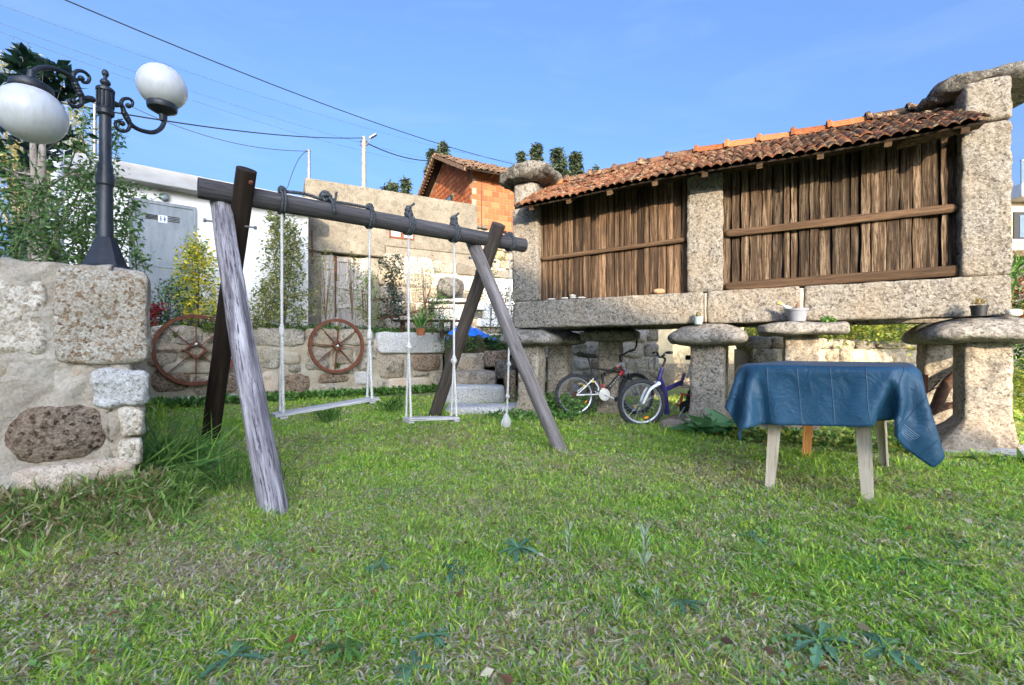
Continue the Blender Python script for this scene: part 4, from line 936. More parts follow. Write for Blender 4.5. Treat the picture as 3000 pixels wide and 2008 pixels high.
for q, s in (((.59, -.13, .232), 1), ((.27, .13, .378), 1)):
    m = MB(); bbox(m, q, (.022, .045, .032), b=.006); obj('pedal', m, BlackP, bk, local=True)
tb(bk, 'fork', [([(.80, -.06, .60), (.90, -.065, .46), (.985, -.055, zr)], .015), ([(.80, .06, .60), (.90, .065, .46), (.985, .055, zr)], .015), ([(.80, -.065, .60), (.80, .065, .60)], .02)], SilvP, T1)
for y_ in (-1, 1): tb(bk, 'fork_boot', [([(.80, .06*y_, .61), (.86, .065*y_, .51)], .02)], BlackP, T1)
tb(bk, 'stem', [([(.745, 0, .79), (.725, 0, .87), (.76, 0, .90)], .014)], BlackP, T1); bar_parts(bk, T1, .77, .925, .30, .0, True)
tb(bk, 'cables', [([(.77, -.12, .91), (.84, -.1, .84), (.80, -.03, .72), (.60, -.025, .66), (.30, -.02, .72)], .003), ([(.77, .1, .91), (.86, .06, .80), (.84, .02, .62)], .003), ([(.27, -.02, .70), (.22, -.03, .60), (.26, -.02, .52)], .006)], BlackP, T1, 5)
m = MB(); bbox(m, (.255, -.035, .50), (.026, .016, .018), b=.005); obj('padlock', m, YellowP, bk, local=True)
# lettering band on the down tube
m = MB()
for k, (a, b) in enumerate(((0, .7), (1, .8), (2, .7), (3.1, .9), (4.1, .8), (5.1, .7))):
    p = Vector((.69, -.029, .57)).lerp(Vector((.535, -.029, .415)), (a+.4)/6); d = Vector((-.155, 0, -.155)).normalized(); q = Vector((.7, 0, -.7))
    for (u0, u1, v0, v1) in ((-.009, -.005, -.011, .011), (-.009, .008, .008, .011), (-.009, .008, -.011, -.008), (.005, .008, -.011, .003)): box(m, p+d*((u0+u1)/2)+q*((v0+v1)/2), ((u1-u0)/2, .001, (v1-v0)/2), (d, Y3, q))
obj('lettering', m, White, bk, local=True)
# purple bicycle (front wheel turned, faces left)
fa = Vector((1.60, 5.62, 0)); fb = Vector((2.52, 6.08, 0)); h2 = math.atan2(fa.y-fb.y, fa.x-fb.x)
b2_ = thing('bicycle', 'purple bicycle with a white fork half hidden behind the middle staddle stone', 'bicycle', fb, None, (R(-7), 0, h2)); WB = (fa-fb).length; zr = .30
T2 = steer((WB-.22, 0, .60), (-.32, 0, 1), R(-24))
w1 = bpy.data.objects.new('wheel', None); sc.collection.objects.link(w1); w1.parent = b2_; wheel(w1, (WB, 0, zr), .30, T2, TyreM)
w2 = bpy.data.objects.new('wheel', None); sc.collection.objects.link(w2); w2.parent = b2_; wheel(w2, (0, 0, zr), .30, I_, TyreM, True)
tb(b2_, 'frame', [([(WB-.255, 0, .74), (WB-.20, 0, .56)], .026), ([(WB-.215, 0, .62), (WB-.33, 0, .42), (WB-.40, 0, .15)], .036), ([(WB-.33, 0, .46), (WB-.60, 0, .55)], .028), ([(WB-.60, 0, .50), (WB-.64, 0, .66)], .018)], PurpP)
tb(b2_, 'swing_arm', [([(.42, -.04, .24), (0, -.055, zr)], .013), ([(.42, .04, .24), (0, .055, zr)], .013), ([(.38, -.04, .40), (0, -.055, zr)], .010), ([(.38, .04, .40), (0, .055, zr)], .010), ([(.40, 0, .24), (.39, 0, .40)], .014)], RedP)
tb(b2_, 'fork', [([(WB-.19, -.06, .55), (WB-.08, -.065, .47), (WB, -.055, zr)], (.021, .014)), ([(WB-.19, .06, .55), (WB-.08, .065, .47), (WB, .055, zr)], (.021, .014)), ([(WB-.19, -.07, .55), (WB-.19, .07, .55)], .024)], WhiteP, T2)
tb(b2_, 'stem', [([(WB-.255, 0, .75), (WB-.29, 0, .85), (WB-.25, 0, .88)], .014)], BlackP, T2); bar_parts(b2_, T2, WB-.25, .93, .29, .02, False, .05)
tb(b2_, 'seat_post', [([(.33, 0, .60), (.27, 0, .86)], .013)], Chrome); saddle(b2_, .24, .88)
tb(b2_, 'cables', [([(WB-.24, .1, .9), (WB-.05, .1, .86), (WB-.1, .03, .66), (WB-.2, 0, .6)], .003), ([(WB-.24, -.1, .9), (WB-.10, -.12, .72), (WB-.3, -.03, .55)], .003)], BlackP, T2, 5)
m = MB(); tube(m, [(.40, .055, .24), (.40, .06, .24)], .08, 24); obj('chainring', m, BlackP, b2_, local=True); tb(b2_, 'crank', [([(.40, .07, .24), (.50, .075, .12)], .011), ([(.40, -.07, .24), (.30, -.075, .36)], .011)], Chrome)

# ---------------------------------------------------------------- table and cloth
TC = Vector((2.38, 3.39, 0)); ta = R(49.5); tx = Vector((math.cos(ta), math.sin(ta), 0)); ty = Vector((-tx.y, tx.x, 0))
tbl = thing('garden_table', 'plastic garden table on tapered wood imitation legs under the blue cloth', 'table', TC)
m = MB(); pts = []
hx, hy, r = .715, .445, .14
for cx, cy, a0 in ((hx-r, hy-r, 0), (-hx+r, hy-r, 90), (-hx+r, -hy+r, 180), (hx-r, -hy+r, 270)):
    for k in range(7): t = R(a0+15*k); pts.append(TC+tx*(cx+r*math.cos(t))+ty*(cy+r*math.sin(t)))
n = len(pts); m.add([p+Z3*.826 for p in pts]+[p+Z3*.785 for p in pts], [tuple(range(n)), tuple(range(n, 2*n))[::-1]]+[(i, n+i, n+(i+1) % n, (i+1) % n) for i in range(n)]); obj('tabletop', m, W_tleg, tbl)
for fx, fy in ((1.72, 3.10), (2.18, 2.74), (2.577, 4.03), (3.05, 3.68)):
    ft = Vector((fx, fy, -.02)); rel = ft-TC; a, b = rel.dot(tx), rel.dot(ty); tp = TC+tx*(a*.93)+ty*(b*.9)+Z3*.79
    sx = 1 if a > 0 else -1; sy = 1 if b > 0 else -1; d = tp-ft; m = MB(); w0, w1 = .036, .062
    vs = []
    for q, w in ((ft, w0), (tp, w1)):
        o = q; vs += [o, o-tx*sx*w*1.6, o-tx*sx*w*1.6-ty*sy*.012, o-tx*sx*.012-ty*sy*.012, o-tx*sx*.012-ty*sy*w*1.5, o-ty*sy*w*1.5]
    m.add(vs, [(i, (i+1) % 6, 6+(i+1) % 6, 6+i) for i in range(6)]+[tuple(range(6))[::-1], tuple(range(6, 12))])
    lg = obj('leg', m, W_tleg, tbl, loc=ft); lg.data.materials.append(W_tleg2)
    if a > 0 and b > 0: lg.data.materials[0] = W_tleg2
me = bpy.data.meshes.new('table_cloth'); vv = CLOTH.reshape(-1, 3); vv = np.stack([vv[:, 0]*tx.x+vv[:, 1]*ty.x, vv[:, 0]*tx.y+vv[:, 1]*ty.y, vv[:, 2]], 1); me.from_pydata(vv.tolist(), [], [(j*NX+i, j*NX+i+1, (j+1)*NX+i+1, (j+1)*NX+i) for j in range(NY-1) for i in range(NX-1)])
uvl = me.uv_layers.new(name='UVMap'); li = np.zeros(len(me.loops), np.int32); me.loops.foreach_get('vertex_index', li)
uv = np.stack([(li % NX)/(NX-1.), (li//NX)/(NY-1.)], 1); uvl.data.foreach_set('uv', uv.reshape(-1)); me.polygons.foreach_set('use_smooth', [True]*len(me.polygons)); me.materials.append(Vinyl)
cl = bpy.data.objects.new('table_cloth', me); cl.location = TC; sc.collection.objects.link(cl); tagt(cl, 'blue vinyl cloth with fold creases draped over the garden table', 'tablecloth')
sm = cl.modifiers.new('sub', 'SUBSURF'); sm.levels = sm.render_levels = 1; so = cl.modifiers.new('sol', 'SOLIDIFY'); so.thickness = .003; so.offset = 1

# ---------------------------------------------------------------- pots
def pot(lab, c, r0, r1, h, mt, cat='flower pot', lip=True, soil=True):
    t = thing('flower_pot', lab, cat, c); m = MB(); pr = [(r0, 0), (r1*.97, h*.82)]+([(r1*1.06, h*.83), (r1*1.08, h)] if lip else [(r1, h)])+[(r1*.95, h), (r1*.88, h*.85), (.002, h*.84)]
    lathe(m, c, pr, 24, caps=False); lathe(m, c, [(r0, 0.001), (.001, .001)], 24, caps=False); obj('pot', m, mt, t, smooth=35); return t
s, z = onplane(2046, 950, G(0, -.10), D); p1 = G(s, -.10, 1.255); pt = pot('small pale green pot holding a round cactus on the middle staddle cap', p1, .04, .05, .085, plain('pale_green_plastic', (.40, .52, .47), .5, .08, 10))
m = MB(); lathe(m, p1+Z3*.07, [(.014, 0), (.028, .02), (.03, .045), (.02, .07), (.002, .08)], 14, squash=lambda a: 1+.12*math.cos(a*7)); obj('cactus', m, plain('cactus_brown_green', (.14, .12, .06), .8, .3, 40), pt, smooth=60)
s, z = onplane(2335, 943, G(0, -.14), D); p2 = G(s, -.14, 1.255); pt = pot('grey plastic pot with a dry stump on the flat staddle cap', p2, .075, .098, .135, plain('grey_plastic', (.23, .24, .27), .5, .08, 10))
m = MB(); tube(m, [p2+Z3*.09, p2+Z3*.16+D*.005, p2+Z3*.20+D*.012], [.02, .022, .012], 8); obj('stump', m, StemB, pt, smooth='all')
bt = thing('bottle', 'clear bottle with yellow cap leaning out of the grey pot', 'bottle', p2+Z3*.1); m = MB(); ax = (-D*.85+Z3*.6-Nn*.1).normalized(); lathe(m, p2+Z3*.10-D*.02, [(.02, 0), (.022, .09), (.012, .125), (.012, .15)], 14, ax); obj('bottle_body', m, plain('clear_bottle', (.45, .50, .48), .15, .1, 12, .8), bt, smooth=50)
m = MB(); lathe(m, p2+Z3*.10-D*.02, [(.015, .15), (.015, .18)], 12, ax); obj('cap', m, YellowP, bt)
s, z = onplane(2868, 925, G(0, -.16), D); p3 = G(s, -.16, 1.262); pt = pot('small black pot with reddish cactus on the right staddle cap', p3, .05, .06, .095, BlackP)
leaves('cactus', blob(p3+Z3*.12, (.05, .05, .03), 90), .035, [(.4, .16, .06), (.3, .25, .08), (.2, .2, .06)], pt, .2, .8)
shrub('small_weed', 'small trailing weed growing beside the grey pot on the flat cap', 'plant', G(3.72, -.12, 1.255), [], clumps((0, 0, .015), (.11, .06, .012), 10, 10, .02), .03, 'green', .8)

# ---------------------------------------------------------------- white outbuilding
WP = Vector((-.765*8.3, 8.3, 0)); sR = onplane(903, 700, WP, U)[0]; UO = Vector((U.y, -U.x, 0))
wc = thing('outbuilding', 'white plastered outbuilding with flat roof and grey toilet door', 'building', WP)
def pbox(name, P0, dr, s0, s1, w0, w1, z0, z1, mt, root, bev=.0, **t):   # w measured outwards (towards the viewer side)
    out = Vector((dr.y, -dr.x, 0)); c = P0+dr*((s0+s1)/2)+out*((w0+w1)/2)+Z3*((z0+z1)/2); c.z = (z0+z1)/2; m = MB(); h = (abs(s1-s0)/2, abs(w1-w0)/2, (z1-z0)/2)
    (bbox(m, c, h, (dr, -out, Z3), bev) if bev else box(m, c, h, (dr, -out, Z3))); return obj(name, m, mt, root, loc=c, **t)
pbox('wall', WP, U, -1.3, sR, -3.5, 0, .5, 3.9, WhiteWall, wc)
pbox('roof_slab', WP, U, -1.5, sR+.12, -3.7, .28, 3.89, 4.17, Fascia, wc, .012)
def ws(px, py): return onplane(px, py, WP+UO*.03, U)
d0, zt_ = ws(388, 590); d1, _ = ws(566, 611); zt_ = ws(480, 598)[1]
dr_ = pbox('door', WP, U, d0, d1, -.02, .03, 1.35, zt_-.03, GreyDoor, wc, .004)
pbox('door_frame', WP, U, d0-.05, d0, -.02, .045, 1.35, zt_+.03, GreyDoor, wc, .004); pbox('door_frame', WP, U, d1, d1+.05, -.02, .045, 1.35, zt_+.03, GreyDoor, wc, .004); pbox('door_frame', WP, U, d0, d1, -.02, .046, zt_-.03, zt_+.03, GreyDoor, wc, .004)
_, zb_ = ws(480, 783); pbox('door_rail', WP, U, d0+.01, d1-.01, .03, .042, zb_-.012, zb_+.012, GreyDoor, dr_, .003)
for xa, xb, n_ in ((426, 462, 4), (493, 527, 4)):
    sa, za = ws(xa, 627 if xa < 450 else 634); sb, zz_ = ws(xb, 647 if xa < 450 else 657)
    for k in range(n_): z = zz_+.02+(za-zz_)*k/n_; pbox('vent_slot', WP, U, sa, sb, .03, .033, z-.008, z+.008, Dark, dr_)
sa, za = ws(464, 630); sb, zb2 = ws(490, 655); sg = pbox('toilet_sign', WP, U, sa, sb, .03, .036, zb2, za, White, dr_, .002)
BluP = plain('sign_blue', (.05, .12, .25), .5, .05, 10); cx = (sa+sb)/2; hz_ = za-zb2; hs_ = sb-sa
for k, o in enumerate((-.22, .22)):
    m = MB(); c = WP+U*(cx+o*hs_)+UO*.0375; z = (za+zb2)/2
    tube(m, [c+Z3*(z+hz_*.30)-UO*.001, c+Z3*(z+hz_*.30)+UO*.001], hz_*.09, 10)
    for pts in ([(-.10, .17), (.10, .17), (.16 if k else .09, -.10), (-.16 if k else -.09, -.10)], [(-.08, -.10), (-.01, -.10), (-.01, -.38), (-.07, -.38)], [(.01, -.10), (.08, -.10), (.07, -.38), (.01, -.38)]):
        m.add([c+U*(x*hs_)+Z3*(z+y*hz_) for x, y in pts], [(0, 1, 2, 3)])
    obj('sign_figure', m, BluP, dr_)
lz = ws(481, 577); c = WP+U*lz[0]+Z3*lz[1]; wl_ = thing('bulkhead_lamp', 'round caged bulkhead lamp on the white wall above the grey door', 'wall lamp', c)
m = MB(); lathe(m, c, [(.075, 0), (.075, .03), (.06, .035)], 18, UO); obj('lamp_body', m, Galv, wl_, smooth=40)
m = MB(); lathe(m, c-Z3*.02, [(.055, .03), (.055, .08), (.04, .11), (.002, .12)], 16, UO); obj('glass_cover', m, GlassL, wl_, smooth='all')
m = MB(); torus(m, c+UO*.07, .066, .006, (U, Z3, UO), 20, 6); tube(m, [c+UO*.035-Z3*.07, c+UO*.13-Z3*.03, c+UO*.13+Z3*.03, c+UO*.035+Z3*.07], .006, 6); tube(m, [c+UO*.035-U*.07, c+UO*.13-U*.03, c+UO*.13+U*.03, c+UO*.035+U*.07], .006, 6); obj('cage', m, Galv, wl_, smooth=50)
# ---------------------------------------------------------------- concrete building with wooden doors
CP = Vector((-3.795, 11, 0)); CO = Vector((CC.y, -CC.x, 0))
def cs(px, py, o=0.): return onplane(px, py, CP+CO*o, CC)
s0 = cs(894, 520)[0]; s1 = cs(1399, 600)[0]; dz = cs(1040, 748)[1]; dl = cs(905, 800)[0]; dm = cs(966, 800)[0]; dn = cs(975, 800)[0]; de = cs(1072, 800)[0]; lr = cs(1127, 740)[0]
cb = thing('concrete_building', 'weathered concrete shed wall with old wooden doors behind the shrubs', 'building', CP)
pbox('parapet_wall', CP, CC, s0, s1, -4, 0, dz+.3, 4.95, Conc, cb, .02); pbox('side_wall', CP, CC, s0, s0+.35, -4, -.02, .9, dz+.3, Conc, cb)
pbox('lower_wall', CP, CC, de+.08, s1, -.5, -.03, .8, dz+.3, Conc2, cb); pbox('lintel', CP, CC, s0+.02, lr, -.3, .10, dz, dz+.32, Conc, cb, .02)
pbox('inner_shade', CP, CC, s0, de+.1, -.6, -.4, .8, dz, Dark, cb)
def door_leaf(a, b, hasrails):
    z0, z1 = 1.22, dz-.04; lf = pbox('door_leaf', CP, CC, a, b, -.14, -.12, z0, z1, W_door, cb); n = max(3, int((b-a)/.13))
    for k in range(n): pbox('plank', CP, CC, a+(b-a)*k/n+.004, a+(b-a)*(k+1)/n-.004, -.12, -.10-.004*(k % 2), z0, z1, W_door, lf, .003)
    for s in (a, b-.09): pbox('stile', CP, CC, s, s+.09, -.10, -.07, z0, z1, W_door, lf, .004)
    for z in (z0+.02, z0+.75, z0+1.22, z1-.14): pbox('door_rail', CP, CC, a+.09, b-.09, -.10, -.072, z, z+.11, W_door, lf, .004)
door_leaf(dl, dm, 1); door_leaf(dn, de, 1)
pbox('door_post', CP, CC, dm, dn, -.14, -.03, 1.2, dz, W_door, cb, .004); pbox('door_post', CP, CC, de, de+.09, -.14, -.02, 1.2, dz, W_door, cb, .004); pbox('hinge_strap', CP, CC, dn+.04, dn+.10, -.07, -.05, dz-.65, dz-.05, Rust, cb)
wa, zt2 = cs(1140, 664); wb, zb3 = cs(1214, 700)
wi = pbox('window', CP, CC, wa, wb, -.03, .012, zb3-.05, zt2+.05, Rust, cb, .004)
for k in range(2): pbox('pane', CP, CC, wa+.05+(wb-wa)*.5*k, wa-.04+(wb-wa)*.5*(k+1), .012, .016, zb3, zt2, GlassL, wi)
def rubble(root, P0, dr, L, z0, ztop, seed, mats, h=(.18, .34), w=(.25, .6), depth=.12, k=3.6, amp=.025, lim=None, n=7):
    q = random.Random(seed); out = Vector((dr.y, -dr.x, 0)); z = z0; i = 0
    while z < z0+8:
        hh = q.uniform(*h); s = -q.uniform(0, .2); any_ = False
        while s < L:
            ww = q.uniform(*w); sc_ = min(s+ww, L+.05); zt = ztop((s+sc_)/2) if callable(ztop) else ztop
            if z < zt-.05:
                any_ = True; top = min(z+hh*q.uniform(.85, 1.1), zt+.03); c = P0+dr*((s+sc_)/2)+out*(q.uniform(-.01, .03)-depth*.5); c.z = (z+top)/2; i += 1
                m = MB(); stone(m, c, ((sc_-s)/2-.008, depth, (top-z)/2-.004), (dr, -out, Z3), k+1.5, amp*1.3, n, 6., seed*31+i, oct=4); obj('stone', m, mats[q.randrange(len(mats))], root, smooth='all', loc=c)
            s = sc_
        if not any_: break
        z += hh
sl0 = cs(1128, 800)[0]
rubble(cb, CP+CC*sl0+CO*.08, CC, 3.3, 1.0, lambda s: dz+.10-.06*s, 5, [G_pink, G_stad, G_brown, G_wall, Conc], (.28, .5), (.4, .95), .14, 5, .02)
pbox('mortar_core', CP, CC, sl0, sl0+3.3, -.1, .115, .9, dz+.0, Mortar, cb)
tb0 = thing('brick_annex_wall', 'low whitewashed wall with stone lintel beside the granary corner', 'wall', CP+CC*(s1+.05)+CO*.12)
pbox('coping', CP, CC, s1-.15, s1+1.4, -.05, .3, 2.95, 3.15, Conc2, tb0, .02)
for j in range(6):
    for k in range(4): pbox('block', CP, CC, s1-.1+k*.36+(.18 if j % 2 else 0), s1+.24+k*.36+(.18 if j % 2 else 0), 0, .25, 1.6+j*.225, 1.6+j*.225+.215, WhiteWall, tb0, .01)
# earth bank and stones under the brick house
bkw = thing('retaining_wall', 'rough stone retaining wall under the orange brick house', 'retaining wall', (-1.2, 14.5, 3))
rubble(bkw, Vector((-2.2, 14.4, 0)), CC, 6.0, 2.9, lambda s: 5.0+.1*math.sin(s*2), 8, [G_hat, G_brown, G_wall], (.2, .36), (.3, .7), .2, 3)
pbox('mortar_core', Vector((-2.2, 14.4, 0)), CC, 0, 6, -1.5, -.05, .8, 4.95, Mortar2, bkw)

# ---------------------------------------------------------------- brick house
BC = Vector((-1.4, 16, 0)); BL2 = CN
bh = thing('brick_house', 'unplastered orange brick house with sagging tile roof above the concrete shed', 'house', BC)
RL, GL = 7.0, 5.8; ze, za_, zl = 7.35, 8.8, 7.6
m = MB()
def PB(s, t, z): return BC+CC*s+CN*t+Z3*z
vs = [PB(0, 0, 4.6), PB(0, GL, 4.6), PB(0, GL, zl), PB(0, 2.9, za_), PB(0, 0, ze)]; vs += [v+CC*RL for v in vs]
m.add(vs, [(0, 1, 2, 3, 4), (9, 8, 7, 6, 5)]+[(i, 5+i, 5+(i+1) % 5, (i+1) % 5) for i in range(5)]); obj('wall', m, BrickMortar, bh)
m = MB(); bbox(m, (0, 0, 0), (.145, .012, .095), b=.008); bme = mesh_of('brick', m, Brick)
M0 = Matrix((CC, CN, Z3)).transposed().to_4x4(); M1 = Matrix((CN, -CC, Z3)).transposed().to_4x4()
for j in range(11):
    z = 5.15+j*.205
    for i in range(12):
        s = .15+i*.305+(.15 if j % 2 else 0); M = M0.copy(); M.translation = PB(s, -.006, z); inst('brick', bme, bh, M)
    if z > 6.0:
        for i in range(19):
            t = .15+i*.305-(.0 if j % 2 else -.15)
            if 1.85 < t < 2.75 and z < 7.05: continue
            if t > GL-.1: continue
            M = M1.copy(); M.translation = PB(-.006, t, z); inst('brick', bme, bh, M)
for j in range(11, 19):
    z = 5.15+j*.205
    for i in range(19):
        t = .15+i*.305-(.0 if j % 2 else -.15); top = ze+(za_-ze)*t/2.9 if t < 2.9 else za_-(za_-zl)*(t-2.9)/(GL-2.9)
        if z+.1 < top-.05 and t < GL-.1: M = M1.copy(); M.translation = PB(-.006, t, z); inst('brick', bme, bh, M)
m = MB(); box(m, PB(-.03, 2.3, 6.4), (.04, .32, .62), (CC, CN, Z3)); w_ = obj('window', m, Dark, bh)
m = MB(); box(m, PB(-.09, 2.3, 6.42), (.012, .26, .55), (CC, CN, Z3)); obj('pane', m, GlassM, w_)
# roof: boards + rows of tiles
def roofplane(t0, z0, t1, z1, name, count):
    a, b = PB(-.45, t0, z0), PB(-.45, t1, z1); up = (b-a).normalized(); nn_ = CC.cross(up); nn_ = nn_ if nn_.z > 0 else -nn_; L = (b-a).length
    m = MB(); box(m, (a+b)/2+CC*((RL+.9)/2)+nn_*.03, ((RL+.9)/2, L/2, .03), (CC, up, nn_)); obj('roof_boarding', m, W_stain, bh)
    mt_ = MB(); vs = []; 
    for y, r in ((0, .085), (.5, .068)):
        for k in range(7): an = math.pi*k/6; vs.append((math.cos(an)*r, y, math.sin(an)*r*.7))
    o = 14; vs += [(x*.85, y, z*.85-.01) for x, y, z in vs]
    mt_.add(vs, [(k, k+1, 8+k, 7+k) for k in range(6)]+[(o+k, o+7+k, o+8+k, o+k+1) for k in range(6)]+[(k, o+k, o+k+1, k+1) for k in range(6)]); tm = mesh_of('roof_tile', mt_, T_far)
    nr_ = int(L/.42)
    for j in range(nr_ if count else 1):
        for i in range(int((RL+.9)/.215)):
            p = a+CC*(.1+i*.215)+up*(-.05+j*.42)+nn_*(.075+rnd.uniform(-.01, .03)); M = Matrix((CC, up, nn_)).transposed().to_4x4(); M.translation = p; M = M @ Matrix.Rotation(rnd.uniform(-.12, .12), 4, 'Z') @ Matrix.Rotation(-.05+rnd.uniform(-.03, .03), 4, 'X'); inst('roof_tile', tm, bh, M)
    return a, b, up, nn_
roofplane(-.55, ze-.28, 2.9, za_+.03, 'r', True); a, b, up, nn_ = roofplane(GL+.5, zl-.21, 2.9, za_+.03, 'l', False)
for i in range(9):
    m = MB(); p = PB(-.2, -.45, ze-.27)+CC*(i*.8); bbox(m, p+Z3*.02, (.05, .2, .05), (CC, CN, Z3), .005); obj('rafter_end', m, W_rail, bh)
m = MB(); up = (PB(0, 2.9, za_)-PB(0, -.5, ze-.25)).normalized(); box(m, PB(-.45, 1.2, (ze+za_)/2-.14), (.04, 1.9, .06), (CC, up, CC.cross(up))); obj('barge_board', m, T_far, bh)
m = MB(); up = (PB(0, 2.9, za_)-PB(0, GL+.5, zl-.2)).normalized(); box(m, PB(-.45, 4.55, (zl+za_)/2-.08), (.04, 1.9, .06), (CC, up, CC.cross(up))); obj('barge_board', m, T_far, bh)
m = MB()
for i in range(18): p = PB(-.42, 2.95+i*.18, za_+.04-(za_-zl)/(GL-2.9)*(i*.18)); box(m, p-Z3*.05, (.11, .04, .05), (CC, CN, Z3))
obj('rake_tiles', m, T_far, bh, kind='stuff')
rd = at(1410, 660, 13.6); iron = obj('iron_rod', tube(MB(), [at(1411, 668, 13.6), at(1410, 535, 13.6)], .018, 6), Rust, None); tagt(iron, 'thin rusty rod standing in front of the brick wall', 'rod')
irn = obj('iron_rod', tube(MB(), [at(915, 775, 10.2), at(914, 675, 10.2)], .018, 6), RustD, None); tagt(irn, 'dark iron bar standing at the corner of the concrete shed', 'rod')
lr_ = pbox('low_roof', Vector((-5.9, 17.5, 0)), CC, -1.2, 1.2, -1.5, .2, 6.95, 7.05, Conc2, None, .01); tagt(lr_, 'sliver of pale flat roof edge left of the brick house', 'roof')

# ---------------------------------------------------------------- poles and wires
def pole(lab, px, pyt, Y, r, mt, zb, name='utility_pole'):
    t = at(px, pyt, Y); b = Vector((t.x, t.y, zb)); p = thing(name, lab, 'pole', b); m = MB(); tube(m, [b, t], lambda q: r*(1.25-.25*q), 10); obj('pole_shaft', m, mt, p, smooth=50); return p, t
pA, tA = pole('tall concrete utility pole with a street light behind the shed', 1066, 402, 25, .115, PoleConc, 0)
m = MB()
for z in (.25, .45): tube(m, [tA-Z3*z-X3*.22, tA-Z3*z+X3*.22], .03, 6)
obj('bracket', m, RustD, pA)
lt = MB(); tube(lt, [tA-Z3*.6, tA+X3*.25-Z3*.25, tA+X3*.45], .025, 6); sl = obj('light_arm', lt, Galv, pA); m = MB(); bbox(m, tA+X3*.5+Z3*.04, (.22, .09, .05), (Vector((.85, 0, .5)).normalized(), Y3, Vector((-.5, 0, .85)).normalized()), .02); obj('lantern', m, Galv, pA)
pB, tB = pole('thin galvanised pole rising behind the white outbuilding', 905, 443, 11.2, .036, Galv, 1.2); m = MB(); ball(m, tB, .045, 10, 6); obj('pole_cap', m, Galv, pB)
pC, tC = pole('thin galvanised pole just left of the black street lamp', 278, 300, 7.6, .024, Galv, 1.2)
pD, tD = pole('square white post among the bushes behind the street lamp', 168, 430, 6.2, .06, White, 1.2, 'white_post')
WireM = plain('wire_insulation', (.02, .025, .02), .6, .1, 5); WireL = plain('wire_blue_green', (.10, .14, .18), .6, .1, 5)
def wire(lab, a, b, sag, r, mt=WireM):
    a, b = Vector(a), Vector(b); m = MB(); tube(m, [a.lerp(b, i/24)-Z3*sag*4*(i/24)*(1-i/24) for i in range(25)], r, 5, False); tagt(obj('overhead_wire', m, mt, None, smooth='all'), lab, 'wire', 'overhead wires')
wire('thickest black overhead cable crossing from the top left to the granary', at(120, -30, 14), at(1600, 500, 40), .75, .022)
wire('thin wire running just above the thick black cable', at(-120, -30, 14), at(1640, 492, 40), 1.0, .008, WireL)
wire('upper of the two thin wires below the thick cable', at(-160, 8, 14), at(1600, 512, 40), 1.2, .008, WireL)
wire('lower of the two thin wires below the thick cable', at(-220, 10, 14), at(1560, 520, 40), 1.3, .008, WireL)
wire('cable from behind the street lamp to the concrete pole', at(170, 300, 12), tA-Z3*.05, .3, .022); wire('cable from the concrete pole down towards the brick house', tA-Z3*.25, at(1262, 472, 30), .25, .03)
wire('thin wire from behind the globe lamp to the galvanised pole', at(390, 315, 10), tB, .25, .008); wire('thin slack wire hanging from the galvanised pole to the white roof', tB, at(842, 552, 10.6), -.22, .008)

# ---------------------------------------------------------------- walls behind and under the granary
lw = thing('rubble_wall', 'rough mortared rubble wall behind the bicycles', 'stone wall', (1.9, 9.3, 0)); dL = Vector((1, -.06, 0)).normalized()
rubble(lw, Vector((.0, 9.45, 0)), dL, 2.95, -.05, lambda s: 1.55, 15, [G_moss, G_grey, G_wall, G_brown], (.2, .34), (.24, .5), .12, 3.6, .025)
pbox('mortar_core', Vector((.0, 9.45, 0)), dL, 0, 2.93, -.6, .035, -.1, 1.5, Mortar, lw)
yl = thing('plastered_wall', 'sunlit pale plaster wall seen between the staddle stones', 'wall', (4.4, 11.5, 0)); pbox('wall', Vector((3.3, 11.6, 0)), X3, 0, 2.6, -.3, 0, .62, 2.3, plain('ochre_plaster', (.62, .50, .30), .9, .12, 5), yl)
pbox('wall_base', Vector((3.3, 11.6, 0)), X3, -.02, 2.62, -.3, .04, -.05, .62, G_brown, yl)
rwl = thing('field_wall', 'low sunlit dry stone wall behind the covered table', 'stone wall', (6, 7.6, 0)); dR = Vector((.985, .17, 0)).normalized()
P_ = Vector((3.75, 7.15, 0)); Ls = 4.6
rubble(rwl, P_, dR, Ls, -.05, lambda s: 1.16-.035*s, 25, [G_moss, G_pink, G_hor, G_brown], (.2, .36), (.22, .5), .14, 3.2, .035)
pbox('mortar_core', P_, dR, 0, Ls, -.4, .05, -.1, .98, Mortar2, rwl)
# ---------------------------------------------------------------- old plough under the granary
pl = thing('rusty_plough', 'rusty old iron plough with curved beam behind the right staddle stone', 'plough', (4.3, 5.0, 0)); PO = Vector((4.35, 4.95, 0))
def pp(px, py, dy=0): return at(px, py, 4.9+dy)
m = MB(); tube(m, catmull([pp(2835, 1070), pp(2800, 1098), pp(2765, 1140), pp(2740, 1195), pp(2715, 1215)], 6), lambda t: .035+.02*math.sin(3*t), 8); obj('curved_beam', m, RustD, pl, smooth=50)
m = MB(); tube(m, [pp(2640, 1290), pp(2705, 1215), pp(2820, 1175)], .025, 6); tube(m, [pp(2700, 1290, .2), pp(2720, 1200, .1)], .022, 6); obj('frame_bar', m, RustD, pl)
m = MB(); tube(m, [pp(2712, 1150), pp(2762, 1128)], .008, 5); tube(m, [pp(2722, 1148), pp(2752, 1115)], .008, 5); obj('lever', m, RustD, pl)
m = MB(); bbox(m, pp(2706, 1125), (.028, .03, .10), b=.006); obj('iron_post', m, Rust, pl); m = MB(); bbox(m, pp(2760, 1195), (.12, .05, .02), (Vector((.9, 0, .3)).normalized(), Y3, Vector((-.3, 0, .9)).normalized()), .004); obj('share', m, RustD, pl)
